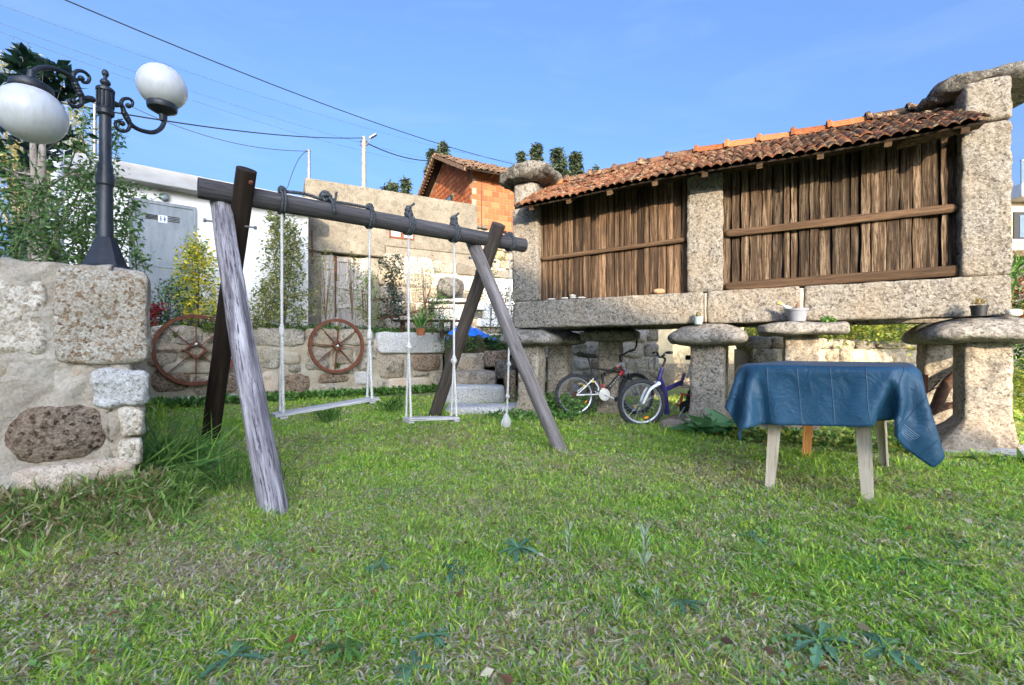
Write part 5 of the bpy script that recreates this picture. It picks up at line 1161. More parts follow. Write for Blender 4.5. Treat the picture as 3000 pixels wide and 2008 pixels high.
m = MB(); torus(m, pp(2660, 1275, .1), .13, .018, (X3, Z3, Y3), 26, 6); obj('wheel', m, RustD, pl, smooth='all')

# ---------------------------------------------------------------- terrace objects
tarp = MB(); c_ = Vector((-.84, 9.75, 1.25)); n = 34; vs = []
for j in range(n):
    for i in range(n):
        x = (i/(n-1)-.5)*1.05; y = (j/(n-1)-.5)*.8; e = max(0, 1-(x/.52)**2)*max(0, 1-(y/.42)**2)
        vs.append((c_.x+x+.05*fn((x*5, y*5, 1)), c_.y+y, c_.z+.42*e**.5*(1-.75*(x+.5))+.11*abs(fn((x*5, y*5, 7)))*e**.3+.05*fn((x*11, y*11, 2))-.1))
tarp.add(vs, [(j*n+i, j*n+i+1, (j+1)*n+i+1, (j+1)*n+i) for j in range(n-1) for i in range(n-1)])
tagt(obj('tarpaulin', tarp, plain('bright_blue_tarp', (.015, .17, .72), .45, .1, 6, .4), None, smooth=50), 'crumpled bright blue tarpaulin on the terrace beside the rear swing leg', 'tarpaulin')
tg = thing('stone_table', 'round lichen covered boulder with flat stone ledge behind the shrubs', 'stone table', (-1.75, 11.3, 1.2))
m = MB(); c = at(1318, 845, 11.4); stone(m, c+Z3*.02, (.33, .34, .24), (X3, Y3, Z3), 2.5, .05, 12, 3, 61, oct=5); obj('boulder', m, G_hat, tg, smooth='all', loc=c)
m = MB(); c = at(1318, 886, 11.2); stone(m, c, (.55, .45, .05), (X3, Y3, Z3), 5, .02, 10, 3, 62); obj('ledge', m, G_grey, tg, smooth='all', loc=c)
m = MB(); c = at(1325, 930, 11.3); stone(m, c, (.42, .38, .38), (X3, Y3, Z3), 6, .03, 10, 3, 63); obj('stone_base', m, G_grey, tg, smooth='all', loc=c)
tg2 = thing('garden_bench', 'dark old plank bench on rusty legs behind the terrace plants', 'bench', (-2.4, 10.8, 1.2)); m = MB(); a, b = at(1155, 939, 10.4), at(1345, 942, 10.4); bbox(m, (a+b)/2, ((b-a).length/2, .16, .022), b=.004); obj('bench_plank', m, RustD, tg2)
for px in (1180, 1295, 1325): a = at(px, 945, 10.4); m = MB(); bbox(m, a-Z3*.18, (.035, .1, .18), b=.004); obj('bench_leg', m, RustD, tg2)
rk = thing('farm_implement', 'rusty iron farm frame with slanted bars among the terrace shrubs', 'farm frame', (-3, 10, 1.2)); m = MB()
for a, b in (((1085, 933), (1150, 932)), ((1150, 932), (1240, 905)), ((1240, 905), (1330, 903)), ((1095, 935), (1240, 912)), ((1062, 850), (1064, 935)), ((1075, 880), (1165, 872)), ((1135, 875), (1133, 930)), ((1255, 880), (1268, 980)), ((1220, 960), (1262, 845))): tube(m, [at(*a, 9.9), at(*b, 9.9)], .014, 6)
obj('frame_bar', m, Rust, rk)
pr_ = at(983, 878, 9.6); gp = obj('plant_stake', tube(MB(), [at(983, 800, 9.3), at(983, 930, 9.3)], .018, 6), RustD, None); tagt(gp, 'rusty stake rising above the smaller iron wheel', 'stake')
tp_ = at(1233, 983, 9.35); tpt = thing('flower_pot', 'terracotta pot of long leaves on the garden wall edge', 'flower pot', tp_); m = MB(); lathe(m, tp_, [(.075, 0), (.09, .10), (.10, .10), (.10, .135), (.08, .13), (.002, .12)], 20); obj('pot', m, T_new, tpt, smooth=35)
c = np.array(tp_+Z3*.12); dd = nr.normal(size=(26, 3))*[.35, .35, .1]+[0, 0, 1]; leaves('leaf_tuft', np.repeat(c[None], 26, 0)+nr.normal(size=(26, 3))*.02, .42, 'green', tpt, .1, dirs=dd, jit=.05, curve=.3)

def tp(px, py, Y): return at(px, py, Y)
# golden shrub
def gshrub(lab, px0, px1, pyt, pyb, Y, pal, n, ls, dens=7, asp=.5, stems=4, name='shrub', shape=None, cr=.09, cat='shrub', smat=None, zb=None, group=None, seed=0, up=.3, sr=.012):
    """shrub filling a height band; shape(t)->relative half width at height t"""
    b = at((px0+px1)/2, pyb, Y); tpz = at(0, pyt, Y).z; hw = (px1-px0)/2/F*Y; H = tpz-b.z; q = np.random.RandomState(seed+int(px0)); C = []
    shape = shape or (lambda t: math.sin(math.pi*min(1, (t*.8+.2)))**.6)
    for i in range(dens):
        t = (i+.5)/dens if dens > 25 else q.rand(); r = hw*shape(t)
        an = q.rand()*6.28; rr = r*math.sqrt(q.rand())
        cc = np.array([math.cos(an)*rr, math.sin(an)*rr*.8, H*t]); C.append(cc+q.normal(size=(n, 3))*cr*.62)
    C = np.concatenate(C); st = []
    for k in range(stems):
        an = q.rand()*6.28; h = q.uniform(.7, .98); r = hw*.6*q.rand(); st.append([(0, 0, -.05), (math.cos(an)*r*.4, math.sin(an)*r*.4, H*h*.4), (math.cos(an)*r, math.sin(an)*r, H*h)])
    return shrub(name, lab, cat, b, st, C, ls, pal, asp, sr, smat, up=up, group=group)
gshrub('bright yellow and green euonymus shrub in front of the grey door', 508, 655, 712, 935, 7.9, PAL['yellow']+[(.16, .26, .06), (.12, .20, .05)], 30, .062, 105, .5, 5, shape=lambda t: (1-t)**.55*(.55+.45*min(1, t*3)), cr=.14)
gshrub('tall columnar variegated shrub against the white wall, behind the wide swing', 735, 930, 630, 955, 8.9, 'varieg', 26, .075, 170, .42, 5, shape=lambda t: .5+.5*max(0, .62-t)/.62 if t < .62 else .42+.1*math.sin(t*20), cr=.13)
gshrub('low spreading variegated shrub left of the tall one', 735, 830, 835, 950, 8.5, 'varieg', 26, .06, 40, .42, 5, cr=.1)
gshrub('thin open shrub with sparse pale leaves left of the shed doors', 908, 1000, 735, 930, 9.6, 'varieg', 9, .055, 55, .4, 7, shape=lambda t: .25+.75*math.sin(3*t), cr=.09, sr=.010)
gshrub('thin pale leaved shrub right of the smaller wheel', 990, 1075, 740, 930, 9.8, 'varieg', 9, .055, 48, .4, 7, shape=lambda t: .3+.7*(1-t), cr=.09, sr=.010)
gshrub('dark glossy camellia with tiered foliage behind the narrow swing', 1110, 1185, 755, 940, 9.9, 'dark', 26, .06, 60, .5, 3, shape=lambda t: .35+.6*abs(math.sin(t*5+.5)), cr=.10)
gshrub('airy small leaved bush between the two ropes of the narrow swing', 1195, 1300, 765, 960, 9.8, PAL['dark']+PAL['green'], 16, .045, 85, .4, 6, shape=lambda t: .3+.8*t*(1.3-t)*2, cr=.11)
gshrub('yellow green bush climbing against the bright wall behind the frame', 1405, 1470, 780, 960, 10.2, PAL['lit']+PAL['dark'], 18, .045, 55, .5, 3, cr=.12)
gshrub('mixed leafy shrub filling the gap left of the dark camellia', 1040, 1115, 800, 945, 9.9, PAL['varieg']+PAL['green'], 20, .05, 60, .45, 4, cr=.11)
gshrub('low green bush under the airy bush beside the terracotta pot', 1250, 1330, 870, 965, 9.8, PAL['green']+PAL['dark'], 20, .05, 40, .45, 3, cr=.10)
gshrub('dark evergreen bush at the left end of the granary', 1460, 1525, 850, 1000, 10.0, PAL['dark']+PAL['green'], 26, .05, 60, .5, 2, cr=.11)
gshrub('weeds growing yellow green on the shed wall top', 1400, 1480, 725, 775, 12.2, 'lit', 14, .06, 26, .5, 0, cr=.12)
gshrub('crimson leaved bush at the end of the garden wall', 432, 478, 900, 950, 7.5, 'red', 22, .06, 16, .45, 2, cr=.07)
gshrub('dull green bush beneath the golden shrub', 430, 560, 830, 950, 7.7, PAL['green']+PAL['dark'], 20, .05, 60, .45, 5, cr=.12)
gshrub('low green bush right of the golden shrub, behind the larger wheel', 590, 735, 890, 960, 7.9, PAL['green']+PAL['varieg'], 20, .05, 45, .45, 3, cr=.10)
# trailing ground cover along the terrace edge
def cover(name, pts, n, ls, pal, spread, lift, lab=None):
    P = np.array([tuple(p) for p in pts]); i = nr.randint(0, len(P)-1, n); t = nr.rand(n, 1); C = P[i]*(1-t)+P[i+1]*t+nr.normal(size=(n, 3))*np.array(spread); C[:, 2] += nr.rand(n)*lift
    leaves(name, C, ls, pal, None, .6, .5, kind='stuff')
e0 = [W0+U*s+V*.32+Z3*(1.29) for s in (-.3, 1, 2, 3, 4, 5, WEND)]
cover('ground_cover', e0, 9000, .035, 'ivy', (.1, .12, .03), .10)
cover('ground_cover', [W0+U*s+V*.8+Z3*1.30 for s in (-.3, 2, 4, WEND)], 9000, .05, PAL['ivy']+PAL['dark'], (.2, .35, .03), .16)
cover('ground_cover', [Vector((-1.3, 9.6, .95)), Vector((-.6, 9.7, 1.0)), Vector((.1, 9.5, .95))], 6000, .045, PAL['green']+PAL['dark'], (.15, .25, .05), .22)
cover('ground_cover', [Vector((.3, 7.4, .0)), Vector((.5, 6.9, .0)), Vector((1.0, 6.9, 0))], 2600, .05, 'ivy', (.14, .22, .02), .26)
cover('ground_cover', [W0+U*s-V*.10+Z3*.02 for s in (0, 1, 2, 3, 4, 5, WEND)], 5200, .075, PAL['green']+PAL['ivy'], (.12, .09, .01), .12)
cover('ground_cover', [G(-.1, -.3), G(.5, -.2), G(.9, .1)], 900, .05, 'ivy', (.1, .1, .01), .12)
cover('ground_cover', [G(2.9, -.45), G(3.6, -.3), G(4.3, -.42)], 1600, .055, PAL['ivy']+PAL['lit'], (.16, .1, .01), .14)
# hanging tufts on the wall
for px, py, k in ((610, 960, 500), (515, 982, 120), (985, 1070, 200), (965, 950, 160)):
    s, z = onplane(px, py, W0, U); C = blob(W0+U*s+UO*.06+Z3*z, (.13 if k > 300 else .07, .04, .12 if k > 300 else .07), k, .1); pt_ = leaves('wall_plant', C, .03, PAL['green']+PAL['varieg'], None, .5, 0.)
    tagt(pt_, {610: 'green plant spilling over the wall top behind the larger wheel', 515: 'small green tuft on the wall inside the larger wheel', 985: 'weed growing from the wall under the smaller wheel hub', 965: 'small leafy tuft at the top of the smaller wheel'}[px], 'plant')
# hedge and bushes behind the granary
gshrub('sunlit yellow green hedge seen below the granary sill', 2180, 2760, 915, 1000, 8.3, 'lit', 55, .075, 160, .5, 0, name='hedge', cat='hedge', shape=lambda t: 1, cr=.2)
gshrub('shaded leafy bush at the far right behind the granary', 2950, 3120, 880, 1120, 5.9, PAL['green']+PAL['dark'], 40, .06, 90, .45, 4, shape=lambda t: 1, cr=.16)
gshrub('red tipped photinia bush at the right edge of the granary', 2962, 3060, 800, 930, 5.7, [(.45, .08, .05), (.5, .2, .08), (.15, .24, .06), (.1, .18, .05)], 22, .06, 34, .4, 3, cr=.11)
gshrub('grassy sunlit plant near the right staddle stone', 2960, 3060, 1090, 1200, 5.3, 'lit', 30, .12, 26, .15, 0, cr=.14, shape=lambda t: 1)
pc = at(2972, 800, 5.6); dd = nr.normal(size=(40, 3))*[1, 1, .5]+[.1, -.2, .5]; r_ = thing('palm_plant', 'spiky green palm like plant beside the right pillar', 'plant', pc-Z3*.1); leaves('frond', np.repeat(np.array(pc)[None], 60, 0)+nr.normal(size=(60, 3))*.04, .32, 'green', r_, .09, dirs=nr.normal(size=(60, 3))*[1, 1, .5]+[.0, -.1, .3], jit=.05, curve=.2)

# ---------------------------------------------------------------- left greenery
def tree(lab, base, H, trunks, crown, ls, pal, name='tree', asp=.5, tr=.06, mt=None, limbs=9, up=.2, cat='tree', grp=None, curve=0):
    base = Vector(base); t = thing(name, lab, cat, base, grp); m = MB(); q = random.Random(int(H*100)+int(base.x*10))
    for x, y in trunks: tube(m, catmull([base, base+Vector((x*.3, y*.3, H*.35)), base+Vector((x, y, H*.8)), base+Vector((x*1.1, y, H*.97))], 5), lambda s: tr*(1-.75*s), 9)
    obj('trunk', m, mt or Bark, t, smooth='all')
    m = MB(); cr = np.asarray(crown)
    for k in range(limbs):
        e = Vector(tuple(cr[q.randrange(len(cr))])); s = base+Z3*(H*q.uniform(.3, .75)); mid = s.lerp(e, .5)+Z3*.1*H*q.uniform(0, .5)
        tube(m, catmull([s, mid, e], 4), lambda u: tr*.35*(1-.8*u), 6)
    obj('limb', m, mt or Bark, t, smooth='all'); leaves('crown', cr, ls, pal, t, asp, up, curve=curve); return t
tree('golden feathery cypress at the left edge behind the globe lamp', (-9.8, 9, 1.2), 5.0, [(0, 0)], clumps((-9.8, 9, 5.2), (1.1, 1.2, 1.75), 90, 220, .30, 1.3), .07, 'gold', 'cypress_tree', .22, .1)
tree('second golden cypress seen between lamp arm and pole', (-8.5, 9, 1.2), 4.2, [(0, 0)], clumps((-8.6, 9, 4.5), (.75, .9, 1.3), 60, 160, .24, 1.3), .06, 'gold', 'cypress_tree', .22, .08)
tree('dark broad leaved magnolia with large round leaves behind the globe lamp', (-4.95, 4.7, 1.2), 2.75, [(.05, 0), (-.2, .1)], np.concatenate([clumps((-5.05, 4.75, 3.15), (.62, .7, .5), 22, 15, .16), clumps((-5.0, 4.8, 3.85), (.24, .3, .34), 13, 26, .10)]), .12, 'dark', 'magnolia_tree', .55, .028)
tree('slim pale trunk tree standing on the near wall terrace', at(118, 800, 4.2), 1.35, [(.02, 0), (-.06, 0)], clumps((-4.3, 4.2, 2.5), (.55, .4, .45), 26, 30, .14), .045, 'rose', 'young_tree', .5, .055, BarkPale, 12)
tree('dense dark green hedge tree at the left edge of the terrace', (-6.3, 5.4, 1.2), 1.7, [(0, 0)], clumps((-6.2, 5.5, 1.95), (.95, .7, .6), 70, 80, .18), .06, PAL['green']+PAL['dark']+[(.22, .24, .08)], 'evergreen_bush', .45, .06)
tree('tall dark bush between the white post and the outbuilding', (-5.9, 5.9, 1.2), 1.7, [(0, 0)], clumps((-5.85, 5.9, 2.3), (.40, .5, .75), 20, 55, .15), .06, PAL['green']+PAL['dark'], 'evergreen_bush', .45, .05)
# climbing rose: long arching canes with small leaves
rs = thing('climbing_rose', 'thorny climbing rose with long arching canes wound round the lamp post', 'climbing plant', LP+Vector((-.2, .3, -.1))); m = MB(); C = []
q = random.Random(99); nrm_ = []
canes = [[(120, 790), (190, 640), (260, 520), (330, 430), (345, 380)], [(250, 790), (240, 660), (300, 560), (335, 470), (350, 400)], [(330, 790), (370, 680), (360, 590), (330, 520)], [(400, 790), (392, 700), (375, 610), (385, 560)], [(0, 655), (110, 680), (250, 720), (330, 780)],
         [(0, 710), (120, 700), (230, 690), (360, 640)], [(40, 600), (120, 560), (220, 500), (290, 470)], [(60, 760), (150, 700), (230, 600), (300, 540), (390, 545)], [(170, 780), (260, 740), (340, 700), (400, 720)], [(130, 540), (240, 560), (320, 520), (385, 560), (400, 640)],
         [(0, 780), (60, 700), (90, 600), (130, 520)], [(220, 790), (300, 700), (345, 620), (355, 540)], [(0, 560), (80, 540), (170, 548), (280, 545)], [(330, 650), (380, 660), (410, 740), (425, 800)], [(20, 800), (140, 740), (260, 700), (330, 690)], [(200, 500), (235, 400), (240, 350)], [(270, 480), (245, 430), (250, 360), (285, 345)], [(300, 500), (340, 400), (350, 370)]]
for i in range(40):
    x = q.uniform(0, 390); y = q.uniform(620, 800); canes.append([(x, y), (x+q.uniform(-70, 70), y-q.uniform(30, 90)), (x+q.uniform(-120, 100), y-q.uniform(40, 170))])
for i, cn in enumerate(canes):
    Y = 3.0+.9*((i*37) % 10)/10; pts = catmull([at(x, y, Y+.1*math.sin(k*2+i)) for k, (x, y) in enumerate(cn)], 9); tube(m, pts, lambda t: .0055*(1-.6*t), 5)
    for p in pts[2:]:
        for k in range(q.randrange(2, 6)): C.append((p.x+q.gauss(0, .035), p.y+q.gauss(0, .035), p.z+q.gauss(0, .035)))
obj('cane', m, Stem, rs, smooth='all', kind='stuff'); leaves('foliage', C, .036, 'rose', rs, .5, .2)

# ---------------------------------------------------------------- far trees, hills, modern house
def fartree(lab, px0, px1, pyt, pyb, Y, dens=60, pal='euc', shape=None, seed=1, n=26):
    b = at((px0+px1)/2, pyb, Y); tz_ = at(0, pyt, Y).z; hw = (px1-px0)/2/F*Y; zb = b.z; H = tz_-zb; q = np.random.RandomState(seed); C = []
    shape = shape or (lambda t: (1-t)**.6*(.5+.5*min(1, t*4)))
    for i in range(dens):
        t = q.rand()**.9; r = hw*shape(t); x = q.uniform(-1, 1)*r; y = q.uniform(-1, 1)*r; s = hw*.22
        C.append(np.array([b.x+x, b.y+y, zb+H*t])+q.normal(size=(n, 3))*np.array([s, s, s*1.1])*.6)
    base = Vector((b.x, b.y, 4)); t = thing('eucalyptus_tree', lab, 'tree', base, 'trees on the ridge behind the houses'); m = MB(); tube(m, [base, Vector((b.x, b.y, tz_-.3))], lambda s: .012*Y*(1-.85*s)*.5, 7); obj('trunk', m, BarkPale, t)
    leaves('crown', np.concatenate(C), Y*.0095, pal, t, .35, -.3)
fartree('tall slender eucalyptus rising just left of the brick roof peak', 1245, 1282, 440, 560, 60, 70, seed=2); fartree('taller eucalyptus top directly behind the brick roof peak', 1272, 1325, 422, 520, 64, 70, seed=3)
fartree('small round tree top above the concrete parapet', 1128, 1165, 538, 590, 60, 40, seed=4, shape=lambda t: .9); fartree('narrow small tree top left of the brick house', 1176, 1198, 527, 590, 62, 36, seed=5, shape=lambda t: .8)
fartree('pointed dark eucalyptus above the left cap slab', 1545, 1598, 424, 540, 62, 90, seed=6); fartree('bushy tree just behind the left cap slab', 1505, 1550, 450, 540, 66, 60, seed=7)
fartree('broad crowned tree above the lower end of the tiled roof', 1608, 1665, 442, 580, 62, 110, seed=8, shape=lambda t: .95-.5*t); fartree('second crown of the trees above the tiled roof', 1655, 1718, 455, 580, 64, 100, seed=9, shape=lambda t: .9-.6*t); fartree('low tree top peeping over the tiled roof', 1725, 1760, 493, 580, 64, 40, seed=10, shape=lambda t: .9)
mh = thing('modern_house', 'beige modern house with glass balcony at the far right', 'house', (30, 24, 0)); MP = Vector((26.2, 24, 0))
def mz(py, Y=24): return .95+(1028-py)/F*Y
Beige = plain('beige_render', (.62, .50, .33), .85, .06, 4); pbox('wall', MP, X3, 0, 9, -6, 0, .0, mz(590), Beige, mh); pbox('balcony_slab', MP, X3, -.3, 9, -6, .9, mz(592), mz(555), White, mh, .02); gl = pbox('balcony_glass', MP, X3, -.3, 9, .82, .86, mz(555), mz(492), GlassM, mh); pbox('handrail', MP, X3, -.3, 9, .8, .88, mz(492), mz(488), Galv, mh)
wi = pbox('window', MP, X3, .2, 4, -.05, .06, mz(702), mz(622), BlackP, mh, .02); pbox('pane', MP, X3, .5, 3.9, .06, .08, mz(697), mz(632), GlassM, wi); pbox('window_sill', MP, X3, 0, 4.2, 0, .12, mz(712), mz(703), White, mh, .01)
sh_ = thing('stone_shed', 'dark stone shed roof below the beige house', 'shed', (20, 17, 0)); pbox('wall', Vector((18.6, 17, 0)), X3, 0, 6, -4, 0, 0, 4.4, G_hat, sh_); pbox('roof', Vector((18.4, 17, 0)), X3, 0, 6.5, -4.2, .3, 4.4, 4.65, T_far, sh_, .02)
def hillmesh():
    m = MB(); n = 30; vs = []
    for j in range(12):
        for i in range(n):
            x = 110+i*9; y = 130+j*12; vs.append((x, y, -1+(52*(1-math.exp(-((j+1)/5.)))*(.9+.15*fn((i*.3, j*.3, 0))))))
    m.add(vs, [(j*n+i, j*n+i+1, (j+1)*n+i+1, (j+1)*n+i) for j in range(11) for i in range(n-1)]); obj('hill', m, Soil, None, smooth='all', kind='structure')
    q = np.random.RandomState(3); P = np.array(vs)[q.randint(0, len(vs), 420)]+q.normal(size=(420, 3))*[4, 4, .4]
    C = np.concatenate([p+q.normal(size=(26, 3))*[1.6, 1.6, 2.6]+[0, 0, 4] for p in P]); leaves('forest', C, 1.5, 'euc', None, .6, .2, kind='stuff')
hillmesh()

# ---------------------------------------------------------------- lawn plants
def rosette(lab, px, py, r, n, pal, asp=.28, up=.35, ls=None, name='weed_rosette', cat='weed'):
    b = at(px, py, 1); k = .95/((py-1028)/F); b = Vector((ray(px, py)[0]*k, k, .018)); t = thing(name, lab, cat, b); q = nr; a = q.uniform(0, 6.28, n)
    dd = np.stack([np.cos(a), np.sin(a), q.uniform(up*.3, up*1.3, n)], 1); m = MB()
    # lobed leaves: midrib strip with toothed edges
    for i in range(n):
        d = Vector(dd[i]).normalized(); s = d.cross(Z3).normalized(); nn_ = s.cross(d); L = r*q.uniform(.65, 1.1); w = L*asp*.5; vs = []; K = 9
        for j in range(K+1):
            u = j/K; ww = w*math.sin(math.pi*min(1, u*.93+.07))**.7*(1 if j % 2 else .55)*(0.35+.65*u if u < .5 else 1); c = b+d*(L*u)-Z3*(L*.42*u*u)+Z3*(.012)
            vs += [c-s*ww+nn_*ww*.25, c, c+s*ww+nn_*ww*.25]
        m.add(vs, [f for j in range(K) for f in ((3*j, 3*j+1, 3*j+4, 3*j+3), (3*j+1, 3*j+2, 3*j+5, 3*j+4))])
    o = obj('leaf_rosette', m, None, t); me = o.data; me.materials.append(Leaf); P = np.array(PAL[pal]); nv = len(me.vertices); per = nv//n; col = np.ones((nv, 4)); c = P[q.randint(0, len(P), n)]*(1+q.uniform(-.2, .2, (n, 1)))
    col[:, :3] = np.repeat(c, per, 0)[:nv]; at_ = me.color_attributes.new('Col', 'FLOAT_COLOR', 'POINT'); at_.data.foreach_set('color', col.reshape(-1)); return t
for lab, px, py, r, n, pal in (('large blue green toothed rosette at the bottom left of the lawn', 675, 1955, .13, 13, 'blueg'), ('green rosette with upright leaves right of the big bottom left one', 1010, 1925, .11, 12, 'green'),
      ('blue green rosette at the lower edge below the centre left', 1210, 1985, .10, 11, 'blueg'), ('spreading grey green weed in the bottom centre left of the lawn', 1270, 1890, .10, 14, 'blueg'), ('dark rosette in the grass below the narrow swing', 1330, 1690, .13, 12, 'blueg'),
      ('small dark rosette in front of the wide swing seat', 1110, 1675, .10, 10, 'blueg'), ('bushy low weed just below the lawn centre', 1520, 1625, .16, 16, 'blueg'), ('pale green rosette below the upright silver weeds', 1850, 1745, .10, 10, 'green'),
      ('large wavy leaved weed at the bottom right of the lawn', 2400, 1905, .17, 12, 'blueg'), ('broad lobed weed right of the bottom right one', 2590, 1925, .15, 11, 'blueg'), ('rosette in the lawn in front of the right table leg', 2800, 1605, .16, 12, 'green'),
      ('small rosette left of the right table leg', 2205, 1592, .11, 10, 'blueg'), ('flat green rosette at the right edge of the lawn', 2675, 1660, .12, 11, 'green'), ('round leaved weed at the far right edge of the lawn', 2960, 1610, .13, 10, 'blueg'), ('pale weed clump lower centre right of the lawn', 2000, 1790, .10, 12, 'blueg')):
    rosette(lab, px, py, r*.85, n, pal)
def cud(lab, px, py, h, n):
    k = .95/((py-1028)/F); b = Vector((ray(px, py)[0]*k, k, 0)); t = thing('cudweed', lab, 'weed', b); m = MB(); tube(m, [b, b+Z3*h*.5+X3*.005, b+Z3*h*.9], .004, 5); obj('stem', m, Stem, t); u = nr.rand(n); a = nr.uniform(0, 6.28, n)
    C = np.stack([b.x+0*u, b.y+0*u, h*.9*u], 1); leaves('leaf_spray', C, h*.27, 'silver', t, .10, dirs=np.stack([np.cos(a)*.5, np.sin(a)*.5, .9+0*a], 1), jit=.1)
for lab, px, py, h, n in (('tall silvery upright weed near the lawn centre', 1890, 1690, .18, 46), ('slim silvery upright weed left of the tallest one', 1665, 1628, .14, 30), ('short silvery weed in the lower centre of the lawn', 1805, 1845, .10, 26), ('small silvery weed right of the short one', 1922, 1815, .09, 24), ('tiny silvery weed beside the tall one', 1955, 1700, .06, 18), ('little silvery weed above the lower left rosette group', 1690, 1725, .05, 16)): cud(lab, px, py, h*1.15, int(n*1.4))
def bladed(lab, px, py, spread, n, L, pal, name='grass_tuft', asp=.035, wind=(0, 0), cat='grass tuft', curve=.35, Y=None, spreadv=(1, 1)):
    k = Y or .95/((py-1028)/F); b = Vector((ray(px, py)[0]*k, k, 0)); t = thing(name, lab, cat, b); a = nr.uniform(0, 6.28, n); C = np.stack([b.x+nr.normal(size=n)*spread*spreadv[0], b.y+nr.normal(size=n)*spread*spreadv[1], 0*a], 1)
    leaves('blade', C, L, pal, t, asp, dirs=np.stack([np.cos(a)*.45+wind[0], np.sin(a)*.45+wind[1], 1+0*a], 1), jit=.15, curve=curve, mat=GrassM, kind='stuff')
bladed('tall arching clump of long grass beside the near stone wall', 440, 1400, .11, 460, .38, [(.20, .42, .10), (.27, .50, .12), (.16, .34, .12), (.34, .52, .13)], wind=(.55, -.1), Y=3.25, spreadv=(1.4, 1.9), asp=.03, curve=.5)
bladed('upright bright grass tuft in front of the garden wall', 960, 1240, .07, 90, .28, 'green', Y=5.9); bladed('tuft of tall grass below the long wall slab', 1145, 1210, .09, 90, .30, 'green', Y=6.9)
bladed('single tuft of fine grass in front of the dark stained leg', 700, 1430, .16, 160, .2, 'green')
rb_ = thing('broad_leaf_plant', 'broad leaved green plant in front of the middle staddle stone', 'plant', (2.2, 5.0, 0)); a = nr.uniform(0, 6.28, 34); C = np.stack([2.15+nr.normal(size=34)*.1, 5.0+nr.normal(size=34)*.06, .04+0*a], 1)
leaves('leaf', C, .27, [(.07, .19, .06), (.10, .25, .09), (.13, .28, .12)], rb_, .5, dirs=np.stack([np.cos(a), np.sin(a)*.8-.2, .9+0*a], 1), jit=.25, curve=.35)
rb2 = thing('broad_leaf_plant', 'leafy green weed with pale leaves at the right staddle foot', 'plant', (4.15, 3.9, 0)); a = nr.uniform(0, 6.28, 40); C = np.stack([4.32+nr.normal(size=40)*.15, 3.72+nr.normal(size=40)*.05, .02+0*a], 1)
leaves('leaf', C, .16, 'ivy', rb2, .4, dirs=np.stack([np.cos(a), np.sin(a), .6+0*a], 1), jit=.25, curve=.3)
# dry leaf litter and rough growth at the foot of the near wall
def litter(name, n, ls, pal, s0, s1, w0, w1, lift):
    s = nr.uniform(s0, s1, n); w = np.abs(nr.normal(size=n))*(w1-w0)+w0; C = np.stack([CW.x-U.x*s+U.y*w, CW.y-U.y*s-U.x*w, nr.rand(n)**1.6*lift*np.clip(1.2-w/.5, .15, 1)], 1); leaves(name, C, ls, pal, None, .13, .75, kind='stuff')
litter('dry_leaves', 5200, .075, 'dry', -.1, 1.5, .02, .26, .20); litter('wall_foot_weeds', 9000, .085, [(.16, .30, .06), (.22, .36, .08), (.12, .22, .05), (.32, .38, .12)], -.25, 1.5, .0, .28, .20)

